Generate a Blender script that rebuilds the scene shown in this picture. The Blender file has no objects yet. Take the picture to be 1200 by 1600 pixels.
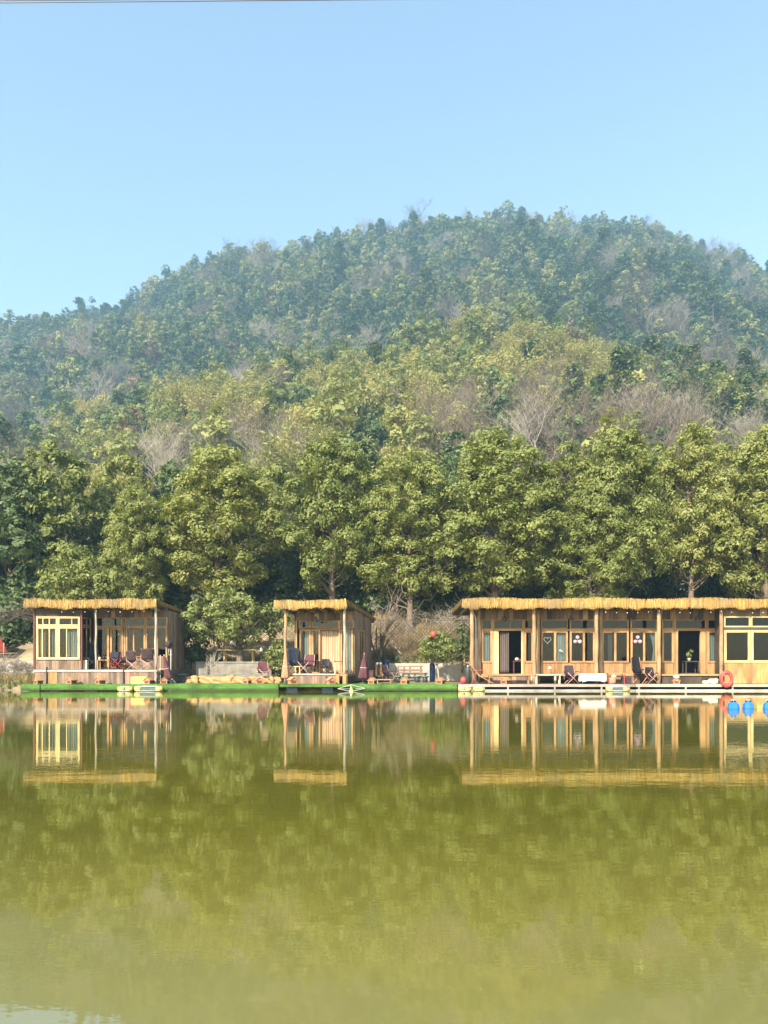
import bpy, math, random
import numpy as np
from mathutils import Matrix, Vector
R_ = math.radians
random.seed(7)
S = bpy.context.scene
COL = S.collection
# ---------------------------------------------------------------- camera
F, HY, CZ = 1200.0, 1030.0, 1.43          # focal length in photo pixels, horizon row, eye height over the water
cd = bpy.data.cameras.new('camera'); cam = bpy.data.objects.new('camera', cd); COL.objects.link(cam)
cam.location = (0, 0, CZ); cam.rotation_euler = (R_(90), 0, 0)
cd.sensor_fit = 'VERTICAL'; cd.sensor_height = 36; cd.sensor_width = 27
cd.lens = 36 * F / 1600; cd.shift_y = (HY - 800) / 1600
cd.clip_start = .1; cd.clip_end = 3000
S.camera = cam
# ---------------------------------------------------------------- sky, sun, exposure
SUN_EL, SUN_AZ = 34, 208                    # degrees; azimuth clockwise from +Y
w = bpy.data.worlds.new('World'); S.world = w; w.use_nodes = True
wn = w.node_tree; bg = wn.nodes['Background']
sky = wn.nodes.new('ShaderNodeTexSky'); sky.sky_type = 'NISHITA'; sky.sun_disc = False
sky.sun_elevation = R_(SUN_EL); sky.sun_rotation = R_(SUN_AZ)
sky.air_density = 1.0; sky.dust_density = 0.4; sky.ozone_density = 0.0; sky.altitude = 100
tint = wn.nodes.new('ShaderNodeMixRGB'); tint.blend_type = 'MULTIPLY'; tint.inputs[0].default_value = 1; tint.inputs[2].default_value = (1.10, 1.045, .92, 1)
wn.links.new(sky.outputs[0], tint.inputs[1]); wn.links.new(tint.outputs[0], bg.inputs[0]); bg.inputs[1].default_value = 0.15
sd = bpy.data.lights.new('sun', 'SUN'); so = bpy.data.objects.new('sun', sd); COL.objects.link(so)
sd.energy = 4.2; sd.angle = R_(0.5); sd.color = (1, .90, .74)
_d = Vector((math.sin(R_(SUN_AZ)) * math.cos(R_(SUN_EL)), math.cos(R_(SUN_AZ)) * math.cos(R_(SUN_EL)), math.sin(R_(SUN_EL))))
so.rotation_euler = _d.to_track_quat('Z', 'Y').to_euler(); so.location = (-40, -30, 60)
S.view_settings.view_transform = 'Standard'; S.view_settings.look = 'None'
S.view_settings.gamma = 1; S.view_settings.exposure = 1.36
S.render.engine = 'CYCLES'
cy = S.cycles
cy.max_bounces = 7; cy.diffuse_bounces = 2; cy.glossy_bounces = 3; cy.transmission_bounces = 3
cy.volume_bounces = 0; cy.transparent_max_bounces = 10
cy.caustics_reflective = False; cy.caustics_refractive = False
cy.use_denoising = True; cy.sample_clamp_indirect = 6

# ---------------------------------------------------------------- helpers
def WX(px, D): return (px - 600) * D / F
def WZ(py, D): return CZ + (HY - py) * D / F

class MB:
    def __init__(s): s.v = []; s.f = []
    def add(s, vs, fs, M=None):
        n = len(s.v)
        if M is not None: vs = [tuple(M @ Vector(p)) for p in vs]
        s.v += [tuple(p) for p in vs]; s.f += [tuple(i + n for i in f) for f in fs]
        return s
    def box(s, x0, x1, y0, y1, z0, z1, M=None):
        vs = [(x0,y0,z0),(x1,y0,z0),(x1,y1,z0),(x0,y1,z0),(x0,y0,z1),(x1,y0,z1),(x1,y1,z1),(x0,y1,z1)]
        return s.add(vs, [(3,2,1,0),(4,5,6,7),(0,1,5,4),(1,2,6,5),(2,3,7,6),(3,0,4,7)], M)
    def tube(s, pts, rad, n=8, caps=True, M=None):
        P = [Vector(p) for p in pts]
        if not hasattr(rad, '__len__'): rad = [rad] * len(P)
        vs, fs = [], []
        t0 = (P[1] - P[0]).normalized()
        a = Vector((1,0,0)) if abs(t0.x) < .8 else Vector((0,1,0))
        u = t0.cross(a).normalized()
        for i, p in enumerate(P):
            t = (P[min(i+1, len(P)-1)] - P[max(i-1, 0)])
            t = t.normalized() if t.length > 1e-9 else t0
            u = (u - t * u.dot(t));
            u = u.normalized() if u.length > 1e-6 else t.orthogonal().normalized()
            b = t.cross(u)
            for k in range(n):
                c, q = math.cos(2*math.pi*k/n), math.sin(2*math.pi*k/n)
                vs.append(p + (u*c + b*q) * rad[i])
        for i in range(len(P)-1):
            for k in range(n):
                fs.append((i*n+k, i*n+(k+1)%n, (i+1)*n+(k+1)%n, (i+1)*n+k))
        if caps:
            fs.append(tuple(range(n))[::-1]); fs.append(tuple((len(P)-1)*n+k for k in range(n)))
        return s.add(vs, fs, M)
    def lathe(s, prof, n=16, cx=0, cy=0, M=None, wob=0, lobes=0):
        vs, fs = [], []
        for (r, z) in prof:
            for k in range(n):
                a = 2*math.pi*k/n
                rr = r * (1 + (wob * math.cos(lobes*a) if lobes else 0))
                vs.append((cx+rr*math.cos(a), cy+rr*math.sin(a), z))
        m = len(prof)
        for i in range(m-1):
            for k in range(n): fs.append((i*n+k, i*n+(k+1)%n, (i+1)*n+(k+1)%n, (i+1)*n+k))
        fs.append(tuple(range(n))[::-1]); fs.append(tuple((m-1)*n+k for k in range(n)))
        return s.add(vs, fs, M)
    def ball(s, c, r, n=10, sz=1, M=None):
        prof = [(max(.001, r*math.sin(math.pi*i/n)), c[2] - r*sz*math.cos(math.pi*i/n)) for i in range(n+1)]
        return s.lathe(prof, n+2, c[0], c[1], M)
    def torus(s, c, Rr, r, axis='y', n=24, m=10):
        vs, fs = [], []
        for i in range(n):
            a = 2*math.pi*i/n
            for j in range(m):
                b = 2*math.pi*j/m; q = Rr + r*math.cos(b); h = r*math.sin(b)
                p = (q*math.cos(a), h, q*math.sin(a)) if axis == 'y' else (q*math.cos(a), q*math.sin(a), h)
                vs.append((c[0]+p[0], c[1]+p[1], c[2]+p[2]))
                fs.append((i*m+j, i*m+(j+1)%m, ((i+1)%n)*m+(j+1)%m, ((i+1)%n)*m+j))
        return s.add(vs, fs)
    def rock(s, c, rx, ry, rz, seed=0, n=8, pw=.62):
        rg = random.Random(seed)
        ph = [rg.uniform(0, 6) for _ in range(6)]
        vs, fs = [], []; N = n*2
        for i in range(n+1):
            t = math.pi*i/n
            for k in range(N):
                a = 2*math.pi*k/N
                d = Vector((math.sin(t)*math.cos(a), math.sin(t)*math.sin(a), math.cos(t)))
                d = Vector([math.copysign(abs(q)**pw, q) for q in d])
                q = 1 + .13*math.sin(3*d.x+ph[0])*math.sin(4*d.y+ph[1]) + .1*math.sin(5*d.z+4*d.x+ph[2]) + rg.uniform(-.03,.03)*(0<i<n)
                vs.append((c[0]+rx*d.x*q, c[1]+ry*d.y*q, c[2]+rz*d.z*q))
        for i in range(n):
            for k in range(N): fs.append((i*N+k, i*N+(k+1)%N, (i+1)*N+(k+1)%N, (i+1)*N+k))
        return s.add(vs, fs)
    def build(s, name, mat, parent=None, smooth=False, world=False):
        me = bpy.data.meshes.new(name); v = s.v
        if world and parent is not None:
            Mi = parent_matrix(parent).inverted(); v = [tuple(Mi @ Vector(p)) for p in v]
        me.from_pydata(v, [], s.f); me.update()
        if smooth: me.polygons.foreach_set('use_smooth', [True]*len(me.polygons))
        return link(name, me, mat, parent)

def parent_matrix(o):
    M = Matrix.LocRotScale(o.location, o.rotation_euler, o.scale)
    return parent_matrix(o.parent) @ M if o.parent else M
def link(name, me, mat, parent=None):
    me.materials.append(mat)
    o = bpy.data.objects.new(name, me); COL.objects.link(o)
    if parent is not None: o.parent = parent
    return o
def thing(name, label, cat, loc=(0,0,0), rz=0, group=None):
    o = bpy.data.objects.new(name, None); COL.objects.link(o)
    o.location = loc; o.rotation_euler = (0, 0, rz); o.empty_display_size = .2
    return tag(o, label, cat, group)
def tag(o, label, cat, group=None):
    o['label'] = label; o['category'] = cat
    if group: o['group'] = group
    return o
def copy_tree(o, loc, rz=0, sc=None, label=None, group=None, parent=None):
    c = o.copy(); COL.objects.link(c)
    if parent is None:
        c.location = loc; c.rotation_euler = (0, 0, rz)
        if sc is not None: c.scale = sc
        if label: c['label'] = label
        if group: c['group'] = group
    else: c.parent = parent
    for ch in o.children: copy_tree(ch, None, parent=c)
    return c
def np_quads(name, V, mat, parent=None):
    """V: (N,4,3) array of separate quads"""
    n = len(V); me = bpy.data.meshes.new(name)
    me.vertices.add(n*4); me.vertices.foreach_set('co', V.reshape(-1).astype(np.float32))
    me.loops.add(n*4); me.loops.foreach_set('vertex_index', np.arange(n*4, dtype=np.int32))
    me.polygons.add(n); me.polygons.foreach_set('loop_start', np.arange(0, n*4, 4, dtype=np.int32))
    me.polygons.foreach_set('loop_total', np.full(n, 4, dtype=np.int32)); me.update(calc_edges=True)
    return link(name, me, mat, parent)

# ---------------------------------------------------------------- materials
def new_mat(name):
    m = bpy.data.materials.new(name); m.use_nodes = True
    return m, m.node_tree, m.node_tree.nodes['Principled BSDF']
def ramp(nt, cols, fac):
    r = nt.nodes.new('ShaderNodeValToRGB')
    els = r.color_ramp.elements
    while len(els) < len(cols): els.new(.5)
    for e, (p, c) in zip(els, cols): e.position = p; e.color = (*c, 1)
    nt.links.new(fac, r.inputs[0]); return r.outputs[0]
def noise(nt, scale, detail=3, vec=None, rough=.5, mapping=None):
    n = nt.nodes.new('ShaderNodeTexNoise'); n.inputs['Scale'].default_value = scale
    n.inputs['Detail'].default_value = detail; n.inputs['Roughness'].default_value = rough
    if vec is None:
        tc = nt.nodes.new('ShaderNodeTexCoord'); vec = tc.outputs['Object']
    if mapping:
        mp = nt.nodes.new('ShaderNodeMapping'); mp.inputs['Scale'].default_value = mapping
        nt.links.new(vec, mp.inputs[0]); vec = mp.outputs[0]
    nt.links.new(vec, n.inputs['Vector']); return n.outputs['Fac']
def mathn(nt, op, a, b):
    n = nt.nodes.new('ShaderNodeMath'); n.operation = op
    for i, x in enumerate((a, b)):
        if isinstance(x, (int, float)): n.inputs[i].default_value = x
        else: nt.links.new(x, n.inputs[i])
    return n.outputs[0]
def plain(name, col, rough=.6, var=.15, scale=6, metal=0, bump=0, stretch=None, spec=.4):
    m, nt, b = new_mat(name)
    f = noise(nt, scale, 5, mapping=stretch)
    c0 = tuple(max(0, c*(1-var)) for c in col); c1 = tuple(min(1, c*(1+var)) for c in col)
    nt.links.new(ramp(nt, [(.3, c0), (.7, c1)], f), b.inputs['Base Color'])
    b.inputs['Roughness'].default_value = rough; b.inputs['Metallic'].default_value = metal
    b.inputs['Specular IOR Level'].default_value = spec
    if bump:
        bp = nt.nodes.new('ShaderNodeBump'); bp.inputs['Strength'].default_value = bump; bp.inputs['Distance'].default_value = .03
        nt.links.new(f, bp.inputs['Height']); nt.links.new(bp.outputs[0], b.inputs['Normal'])
    return m
def wood(name, cols, stretch=(9, 9, .8), rough=.75, grain=.35, knots=True):
    """each loose board (island) its own tone + grain along z"""
    m, nt, b = new_mat(name)
    g = nt.nodes.new('ShaderNodeNewGeometry')
    base = ramp(nt, [(i/(len(cols)-1), c) for i, c in enumerate(cols)], g.outputs['Random Per Island'])
    tc = nt.nodes.new('ShaderNodeTexCoord')
    off = nt.nodes.new('ShaderNodeVectorMath'); off.operation = 'ADD'
    comb = nt.nodes.new('ShaderNodeCombineXYZ')
    sc = mathn(nt, 'MULTIPLY', g.outputs['Random Per Island'], 37.0)
    nt.links.new(sc, comb.inputs[2]); nt.links.new(tc.outputs['Object'], off.inputs[0]); nt.links.new(comb.outputs[0], off.inputs[1])
    f = noise(nt, 2.2, 6, vec=off.outputs[0], mapping=stretch, rough=.65)
    f2 = noise(nt, .9, 3, vec=off.outputs[0], mapping=(1.5, 1.5, 1.2))
    k = ramp(nt, [(.3, (1-grain,)*3), (.62, (1.12,)*3)], f)
    k2 = ramp(nt, [(.32, (.58, .56, .54)), (.6, (1.08, 1.08, 1.08))], f2)
    mx = nt.nodes.new('ShaderNodeMixRGB'); mx.blend_type = 'MULTIPLY'; mx.inputs[0].default_value = 1
    nt.links.new(base, mx.inputs[1]); nt.links.new(k, mx.inputs[2])
    m2 = nt.nodes.new('ShaderNodeMixRGB'); m2.blend_type = 'MULTIPLY'; m2.inputs[0].default_value = .8
    nt.links.new(mx.outputs[0], m2.inputs[1]); nt.links.new(k2, m2.inputs[2])
    nt.links.new(m2.outputs[0], b.inputs['Base Color'])
    b.inputs['Roughness'].default_value = rough; b.inputs['Specular IOR Level'].default_value = .25
    bp = nt.nodes.new('ShaderNodeBump'); bp.inputs['Strength'].default_value = .4; bp.inputs['Distance'].default_value = .01
    nt.links.new(f, bp.inputs['Height']); nt.links.new(bp.outputs[0], b.inputs['Normal'])
    return m
def leafmat(name, cols, objw=.55, trans=.3, rough=.55, tcol=1.6):
    """colour by object and by leaf; some light comes through"""
    m, nt, b = new_mat(name)
    g = nt.nodes.new('ShaderNodeNewGeometry'); oi = nt.nodes.new('ShaderNodeObjectInfo')
    f = mathn(nt, 'ADD', mathn(nt, 'MULTIPLY', g.outputs['Random Per Island'], 1-objw), mathn(nt, 'MULTIPLY', oi.outputs['Random'], objw))
    c = ramp(nt, [(i/(len(cols)-1), q) for i, q in enumerate(cols)], f)
    nt.links.new(c, b.inputs['Base Color']); b.inputs['Roughness'].default_value = rough
    b.inputs['Specular IOR Level'].default_value = .35
    tr = nt.nodes.new('ShaderNodeBsdfTranslucent')
    mu = nt.nodes.new('ShaderNodeMixRGB'); mu.blend_type = 'MULTIPLY'; mu.inputs[0].default_value = 1
    mu.inputs[2].default_value = (tcol, tcol*.95, tcol*.45, 1)
    nt.links.new(c, mu.inputs[1]); nt.links.new(mu.outputs[0], tr.inputs[0])
    ms = nt.nodes.new('ShaderNodeMixShader'); ms.inputs[0].default_value = trans
    nt.links.new(b.outputs[0], ms.inputs[1]); nt.links.new(tr.outputs[0], ms.inputs[2])
    nt.links.new(ms.outputs[0], nt.nodes['Material Output'].inputs[0])
    return m
M = {}
M['camphor'] = leafmat('camphor_leaf', [(.10,.135,.032), (.15,.185,.044), (.205,.23,.058), (.255,.265,.076), (.32,.31,.11)], objw=.3, trans=.28)
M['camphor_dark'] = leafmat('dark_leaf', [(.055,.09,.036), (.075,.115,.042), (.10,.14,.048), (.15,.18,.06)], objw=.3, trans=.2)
M['garden'] = leafmat('garden_leaf', [(.08,.12,.03), (.13,.165,.04), (.205,.235,.065), (.30,.30,.11)], objw=.2, trans=.25)
M['hill'] = leafmat('hill_leaf', [(.045,.08,.032), (.075,.118,.04), (.125,.165,.05), (.205,.225,.065), (.34,.32,.10)], objw=.8, trans=.12)
M['hillyellow'] = leafmat('yellow_green_leaf', [(.12,.16,.045), (.19,.22,.06), (.27,.28,.08), (.36,.345,.115)], objw=.7, trans=.3)
M['bamboo'] = leafmat('bamboo_leaf', [(.22,.23,.08), (.33,.31,.11), (.45,.39,.15)], objw=.6, trans=.35)
M['pine'] = leafmat('pine_needles', [(.075,.115,.03), (.12,.155,.042), (.17,.20,.055)], objw=.6, trans=.15)
M['rust'] = leafmat('dry_red_leaf', [(.13,.075,.05), (.20,.12,.08), (.27,.19,.12)], objw=.6, trans=.25)
M['fern'] = leafmat('dry_fern', [(.20,.11,.05), (.34,.19,.08), (.45,.28,.13)], objw=.2, trans=.3)
M['drygrass'] = leafmat('dry_grass', [(.22,.17,.09), (.34,.26,.13), (.45,.36,.20)], objw=.2, trans=.3)
M['twig'] = plain('bare_twig', (.13,.10,.075), .85, .3, 3)
M['twigpale'] = plain('pale_twig', (.27,.235,.19), .85, .25, 3)
M['bark'] = plain('bark', (.16,.12,.085), .9, .4, 5, bump=.6, stretch=(3,3,.6))
M['barkpale'] = plain('pale_bark', (.32,.28,.22), .9, .3, 6, bump=.4, stretch=(3,3,.6))
M['plank_grey'] = wood('weathered_plank', [(.13,.09,.065),(.25,.17,.12),(.31,.20,.13),(.18,.14,.12),(.36,.23,.15)])
M['plank_lit'] = wood('pine_plank', [(.28,.15,.065),(.38,.21,.09),(.45,.26,.115),(.33,.175,.08)], grain=.28)
M['plank_gold'] = wood('golden_plank', [(.44,.25,.085),(.50,.30,.11),(.35,.18,.07),(.47,.30,.13)], grain=.2)
M['plank_mixed'] = wood('mixed_board', [(.07,.05,.04),(.14,.09,.06),(.34,.21,.12),(.18,.12,.08),(.46,.30,.17),(.10,.07,.06)])
M['plank_dark'] = wood('dark_board', [(.06,.045,.035),(.10,.075,.055),(.08,.06,.045)])
M['plank_red'] = wood('reddish_plank', [(.36,.16,.12),(.46,.22,.16),(.30,.13,.10)])
M['frame'] = wood('pine_frame', [(.38,.215,.09),(.46,.27,.12),(.34,.19,.085)], grain=.15, stretch=(6,6,3))
M['frame_pale'] = wood('pale_yellow_frame', [(.56,.43,.19),(.61,.48,.23)], grain=.08, stretch=(6,6,3))
M['log'] = wood('peeled_log', [(.44,.28,.15),(.38,.24,.13)], grain=.3, stretch=(5,5,1))
M['log_grey'] = wood('grey_pole', [(.46,.40,.32),(.38,.33,.27)], grain=.3, stretch=(5,5,1))
M['deck_grey'] = wood('grey_deck_beam', [(.34,.30,.26),(.42,.37,.32)], stretch=(.8,9,9))
M['deck_pale'] = wood('pale_deck_edge', [(.46,.40,.31),(.54,.47,.37)], stretch=(.8,9,9), grain=.15)
M['black'] = plain('black_rubber', (.012,.012,.014), .6, .2)
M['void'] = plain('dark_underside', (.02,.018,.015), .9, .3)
M['maroon'] = plain('maroon_canvas', (.10,.035,.04), .85, .25, 8)
M['dark_maroon'] = plain('dark_brown_canvas', (.05,.03,.032), .85, .25, 8)
M['navy'] = plain('navy_canvas', (.018,.022,.04), .8, .25, 8)
M['pinkmetal'] = plain('pale_pink_tube', (.55,.33,.28), .4, .1, 8)
M['redmetal'] = plain('red_tube', (.35,.06,.05), .4, .15, 8)
M['salmon'] = plain('salmon_wood', (.50,.22,.12), .7, .3, 9, stretch=(2,2,6))
M['brick'] = plain('dark_red_wood', (.15,.05,.035), .8, .25, 9)
M['white'] = plain('white_paint', (.58,.56,.50), .5, .05)
M['offwhite'] = plain('pale_cloth', (.60,.57,.44), .8, .1, 4)
M['yellow'] = plain('yellow_plastic', (.50,.44,.13), .4, .12, 12)
M['bulb'] = plain('white_bulb', (.85,.85,.82), .2, .02)
M['concrete'] = plain('pale_concrete', (.42,.38,.31), .9, .22, 3, bump=.2)
M['concrete_dark'] = plain('grey_stone', (.22,.20,.16), .9, .3, 3, bump=.3)
M['sandstone'] = plain('tan_rock', (.44,.27,.11), .85, .25, 4, bump=.5)
M['blue'] = plain('bright_blue_plastic', (.02,.17,.55), .3, .1, 10)
M['navyplastic'] = plain('navy_plastic', (.015,.035,.11), .35, .15)
M['red'] = plain('faded_red', (.46,.07,.06), .5, .15)
M['tent'] = plain('red_tarp', (.24,.045,.03), .7, .2)
M['greengrey'] = plain('dusty_green_paint', (.09,.13,.11), .7, .2)
M['charcoal'] = plain('charcoal_paint', (.05,.06,.06), .45, .2)
M['pink'] = plain('pink_balloon', (.46,.30,.36), .3, .05)
M['balloonwhite'] = plain('white_balloon', (.42,.48,.42), .3, .05)
M['curtain'] = plain('beige_curtain', (.46,.40,.33), .9, .15, 3, stretch=(8,8,.5))
M['curtain_tan'] = plain('tan_curtain', (.50,.34,.22), .9, .2, 3, stretch=(8,8,.5))
M['curtain_dark'] = plain('dark_curtain', (.12,.09,.08), .9, .2, 3, stretch=(8,8,.5))
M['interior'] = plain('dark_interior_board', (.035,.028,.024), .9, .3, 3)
M['cable'] = plain('cable_black', (.03,.03,.035), .5, .1)
M['rope'] = plain('dark_rope', (.10,.075,.05), .9, .2)
M['ropepale'] = plain('pale_rope', (.42,.38,.32), .9, .2)
M['soil'] = plain('soil', (.16,.12,.075), .95, .4, .8, bump=.5)
# straw
def strawmat():
    m, nt, b = new_mat('straw')
    g = nt.nodes.new('ShaderNodeNewGeometry')
    c0 = ramp(nt, [(0,(.19,.105,.03)),(.3,(.33,.19,.045)),(.7,(.45,.28,.075)),(1,(.58,.40,.15))], g.outputs['Random Per Island'])
    wm = nt.nodes.new('ShaderNodeMixRGB'); wm.inputs[2].default_value = (.24,.18,.10,1)     # weathered greyer patches
    nt.links.new(ramp(nt, [(.45,(0,)*3),(.72,(.75,)*3)], noise(nt, 1.4, 4)), wm.inputs[0]); nt.links.new(c0, wm.inputs[1]); c = wm.outputs[0]
    nt.links.new(c, b.inputs['Base Color']); b.inputs['Roughness'].default_value = .7
    b.inputs['Specular IOR Level'].default_value = .2
    return m
M['straw'] = strawmat()
M['strawbase'] = plain('straw_mat', (.36,.20,.05), .9, .35, 14, bump=.6)
def turfmat():
    m, nt, b = new_mat('artificial_turf')
    f = noise(nt, 26, 4); f2 = noise(nt, 1.3, 3)
    a = ramp(nt, [(.3,(.05,.135,.022)),(.7,(.12,.25,.045))], f)
    k = ramp(nt, [(.3,(.62,.60,.55)),(.6,(1.05,1.05,1.05))], f2)
    mx = nt.nodes.new('ShaderNodeMixRGB'); mx.blend_type='MULTIPLY'; mx.inputs[0].default_value=1
    nt.links.new(a, mx.inputs[1]); nt.links.new(k, mx.inputs[2])
    tc = nt.nodes.new('ShaderNodeTexCoord'); sp = nt.nodes.new('ShaderNodeSeparateXYZ'); nt.links.new(tc.outputs['Object'], sp.inputs[0])
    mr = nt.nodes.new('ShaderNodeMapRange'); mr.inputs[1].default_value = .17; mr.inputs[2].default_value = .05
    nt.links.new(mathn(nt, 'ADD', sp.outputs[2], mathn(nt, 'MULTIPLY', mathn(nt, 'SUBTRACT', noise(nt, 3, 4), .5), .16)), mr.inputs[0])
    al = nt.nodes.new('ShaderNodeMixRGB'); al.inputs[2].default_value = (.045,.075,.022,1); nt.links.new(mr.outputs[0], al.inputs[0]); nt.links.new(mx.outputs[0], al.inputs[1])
    nt.links.new(al.outputs[0], b.inputs['Base Color'])
    b.inputs['Roughness'].default_value = .8; b.inputs['Specular IOR Level'].default_value=.2
    bp = nt.nodes.new('ShaderNodeBump'); bp.inputs['Strength'].default_value=.9; bp.inputs['Distance'].default_value=.02
    nt.links.new(f, bp.inputs['Height']); nt.links.new(bp.outputs[0], b.inputs['Normal'])
    return m
M['turf'] = turfmat()
def glassmat():
    m, nt, b = new_mat('window_glass')
    tr = nt.nodes.new('ShaderNodeBsdfTransparent'); tr.inputs[0].default_value = (.46,.58,.62,1)
    gl = nt.nodes.new('ShaderNodeBsdfGlossy'); gl.inputs['Roughness'].default_value = .02; gl.inputs[0].default_value=(.9,.95,1,1)
    fr = nt.nodes.new('ShaderNodeFresnel'); fr.inputs[0].default_value = 1.36
    bp = nt.nodes.new('ShaderNodeBump'); bp.inputs['Strength'].default_value=.3; bp.inputs['Distance'].default_value=.004
    nt.links.new(noise(nt, 1.2, 1), bp.inputs['Height']); nt.links.new(bp.outputs[0], gl.inputs['Normal'])
    ms = nt.nodes.new('ShaderNodeMixShader')
    nt.links.new(fr.outputs[0], ms.inputs[0]); nt.links.new(tr.outputs[0], ms.inputs[1]); nt.links.new(gl.outputs[0], ms.inputs[2])
    nt.links.new(ms.outputs[0], nt.nodes['Material Output'].inputs[0])
    return m
M['glass'] = glassmat()
def watermat():
    m, nt, b = new_mat('lake_water')
    b.inputs['Base Color'].default_value = (.125,.130,.020,1)
    # brightness of the near water painted into the base colour, darker olive farther out
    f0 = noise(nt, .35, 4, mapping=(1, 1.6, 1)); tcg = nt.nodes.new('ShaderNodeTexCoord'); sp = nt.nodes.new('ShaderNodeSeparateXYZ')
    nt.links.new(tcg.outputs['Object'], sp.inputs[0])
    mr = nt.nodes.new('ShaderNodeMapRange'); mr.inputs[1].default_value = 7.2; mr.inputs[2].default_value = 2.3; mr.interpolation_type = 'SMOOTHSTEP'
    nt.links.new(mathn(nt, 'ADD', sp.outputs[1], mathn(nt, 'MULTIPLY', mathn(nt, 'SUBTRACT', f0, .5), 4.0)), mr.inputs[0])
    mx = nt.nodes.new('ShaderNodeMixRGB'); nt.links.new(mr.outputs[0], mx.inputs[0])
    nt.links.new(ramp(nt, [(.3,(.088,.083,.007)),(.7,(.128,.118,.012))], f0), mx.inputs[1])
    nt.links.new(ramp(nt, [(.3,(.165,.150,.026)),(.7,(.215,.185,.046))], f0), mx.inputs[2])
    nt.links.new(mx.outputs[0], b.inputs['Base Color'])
    b.inputs['Roughness'].default_value = .015; b.inputs['IOR'].default_value = 2.5
    tc = nt.nodes.new('ShaderNodeTexCoord')
    n1 = noise(nt, 1.0, 4, vec=tc.outputs['Object'], mapping=(1.6, 3.8, 1), rough=.6)
    n2 = noise(nt, 1.0, 2, vec=tc.outputs['Object'], mapping=(.35, .9, 1))
    n3 = noise(nt, .06, 2, vec=tc.outputs['Object'])
    amp = ramp(nt, [(.35,(.3,)*3),(.65,(1.25,)*3)], n3)
    s1 = mathn(nt, 'MULTIPLY', n1, amp)
    h = mathn(nt, 'ADD', mathn(nt, 'MULTIPLY', s1, .40), mathn(nt, 'MULTIPLY', n2, .30))
    bp = nt.nodes.new('ShaderNodeBump'); bp.inputs['Strength'].default_value = 1; bp.inputs['Distance'].default_value = .0050
    nt.links.new(h, bp.inputs['Height']); nt.links.new(bp.outputs[0], b.inputs['Normal'])
    return m
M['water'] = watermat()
def groundmat():
    m, nt, b = new_mat('ground')
    f = noise(nt, .7, 6, rough=.65); f2 = noise(nt, .09, 4)
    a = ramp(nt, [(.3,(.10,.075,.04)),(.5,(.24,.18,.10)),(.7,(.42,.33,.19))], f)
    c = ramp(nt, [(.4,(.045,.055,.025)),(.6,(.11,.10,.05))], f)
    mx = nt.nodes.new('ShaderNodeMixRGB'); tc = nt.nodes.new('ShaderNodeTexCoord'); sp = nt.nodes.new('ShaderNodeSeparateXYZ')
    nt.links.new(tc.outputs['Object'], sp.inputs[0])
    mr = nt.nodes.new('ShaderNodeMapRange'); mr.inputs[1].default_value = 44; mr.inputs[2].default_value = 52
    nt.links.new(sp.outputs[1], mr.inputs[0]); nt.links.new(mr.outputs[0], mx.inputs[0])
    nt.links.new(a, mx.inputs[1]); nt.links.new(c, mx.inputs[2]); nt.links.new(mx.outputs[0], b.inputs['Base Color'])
    b.inputs['Roughness'].default_value = .95
    bp = nt.nodes.new('ShaderNodeBump'); bp.inputs['Strength'].default_value=.8; bp.inputs['Distance'].default_value=.2
    nt.links.new(f, bp.inputs['Height']); nt.links.new(bp.outputs[0], b.inputs['Normal'])
    return m
M['ground'] = groundmat()

# ---------------------------------------------------------------- terrain
RIDGE = [(-400,640),(-150,540),(0,514),(50,506),(100,488),(170,478),(230,450),(300,426),(370,400),(430,404),(500,386),(570,378),(650,370),(700,354),
         (760,337),(830,338),(870,345),(920,345),(980,352),(1040,362),(1080,378),(1130,402),(1200,436),(1350,490),(1600,600)]
SPUR = [(-400,760),(0,705),(120,668),(250,630),(370,600),(450,583),(560,566),(650,532),(760,520),(870,528),(950,548),(1050,566),(1200,588),(1350,600),(1600,640)]
YK = [-60, 33, 35.1, 35.5, 35.8, 41.2, 41.5, 45.5, 60]
ZK = [-2, -1.2, -.6, .1, .28, .3, 1.35, 4.0, 4.6]
def wob(X, Y, s, ph=0):
    return (np.sin(X/s+ph)*np.cos(Y/s*.9+1.7*ph) + .5*np.sin(X/s*2.3+Y/s*1.9+ph*3))
def gz(X, Y):
    X = np.asarray(X, float); Y = np.asarray(Y, float)
    near = np.interp(Y, YK, ZK)
    px = 600 + F*X/np.maximum(Y, 60)
    zs = (HY-np.interp(px, [p[0] for p in SPUR], [p[1] for p in SPUR]))*200/F + CZ - 7.5
    zr = (HY-np.interp(px, [p[0] for p in RIDGE], [p[1] for p in RIDGE]))*520/F + CZ - 9
    t = np.clip((Y-60)/140, 0, 1); z1 = 4.6 + (zs-4.6)*(t**1.12)
    t2 = np.clip((Y-240)/280, 0, 1); z2 = (zs-3) + (zr-zs+3)*(t2**.96)
    z = np.where(Y < 60, near, np.where(Y < 200, z1, np.where(Y < 240, zs-3*(Y-200)/40, np.where(Y < 520, z2, zr-(Y-520)*.45))))
    far = np.clip((Y-70)/120, 0, 1)*np.clip((560-Y)/90, .35, 1)
    return z + far*(3.5*wob(X, Y, 17, .5) + 8*wob(X, Y, 47, 2)*np.clip((Y-240)/100, 0, 1))
xs = np.concatenate([np.arange(-460, -60, 10), np.arange(-60, 60, 2.5), np.arange(60, 461, 10)])
ys = np.array([-60, 0, 33, 35.1, 35.5, 35.8, 38, 41.2, 41.5, 43, 44.5, 45.5, 50, 55] + list(range(60, 700, 6)), float)
XX, YY = np.meshgrid(xs, ys); ZZ = gz(XX, YY)
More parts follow.
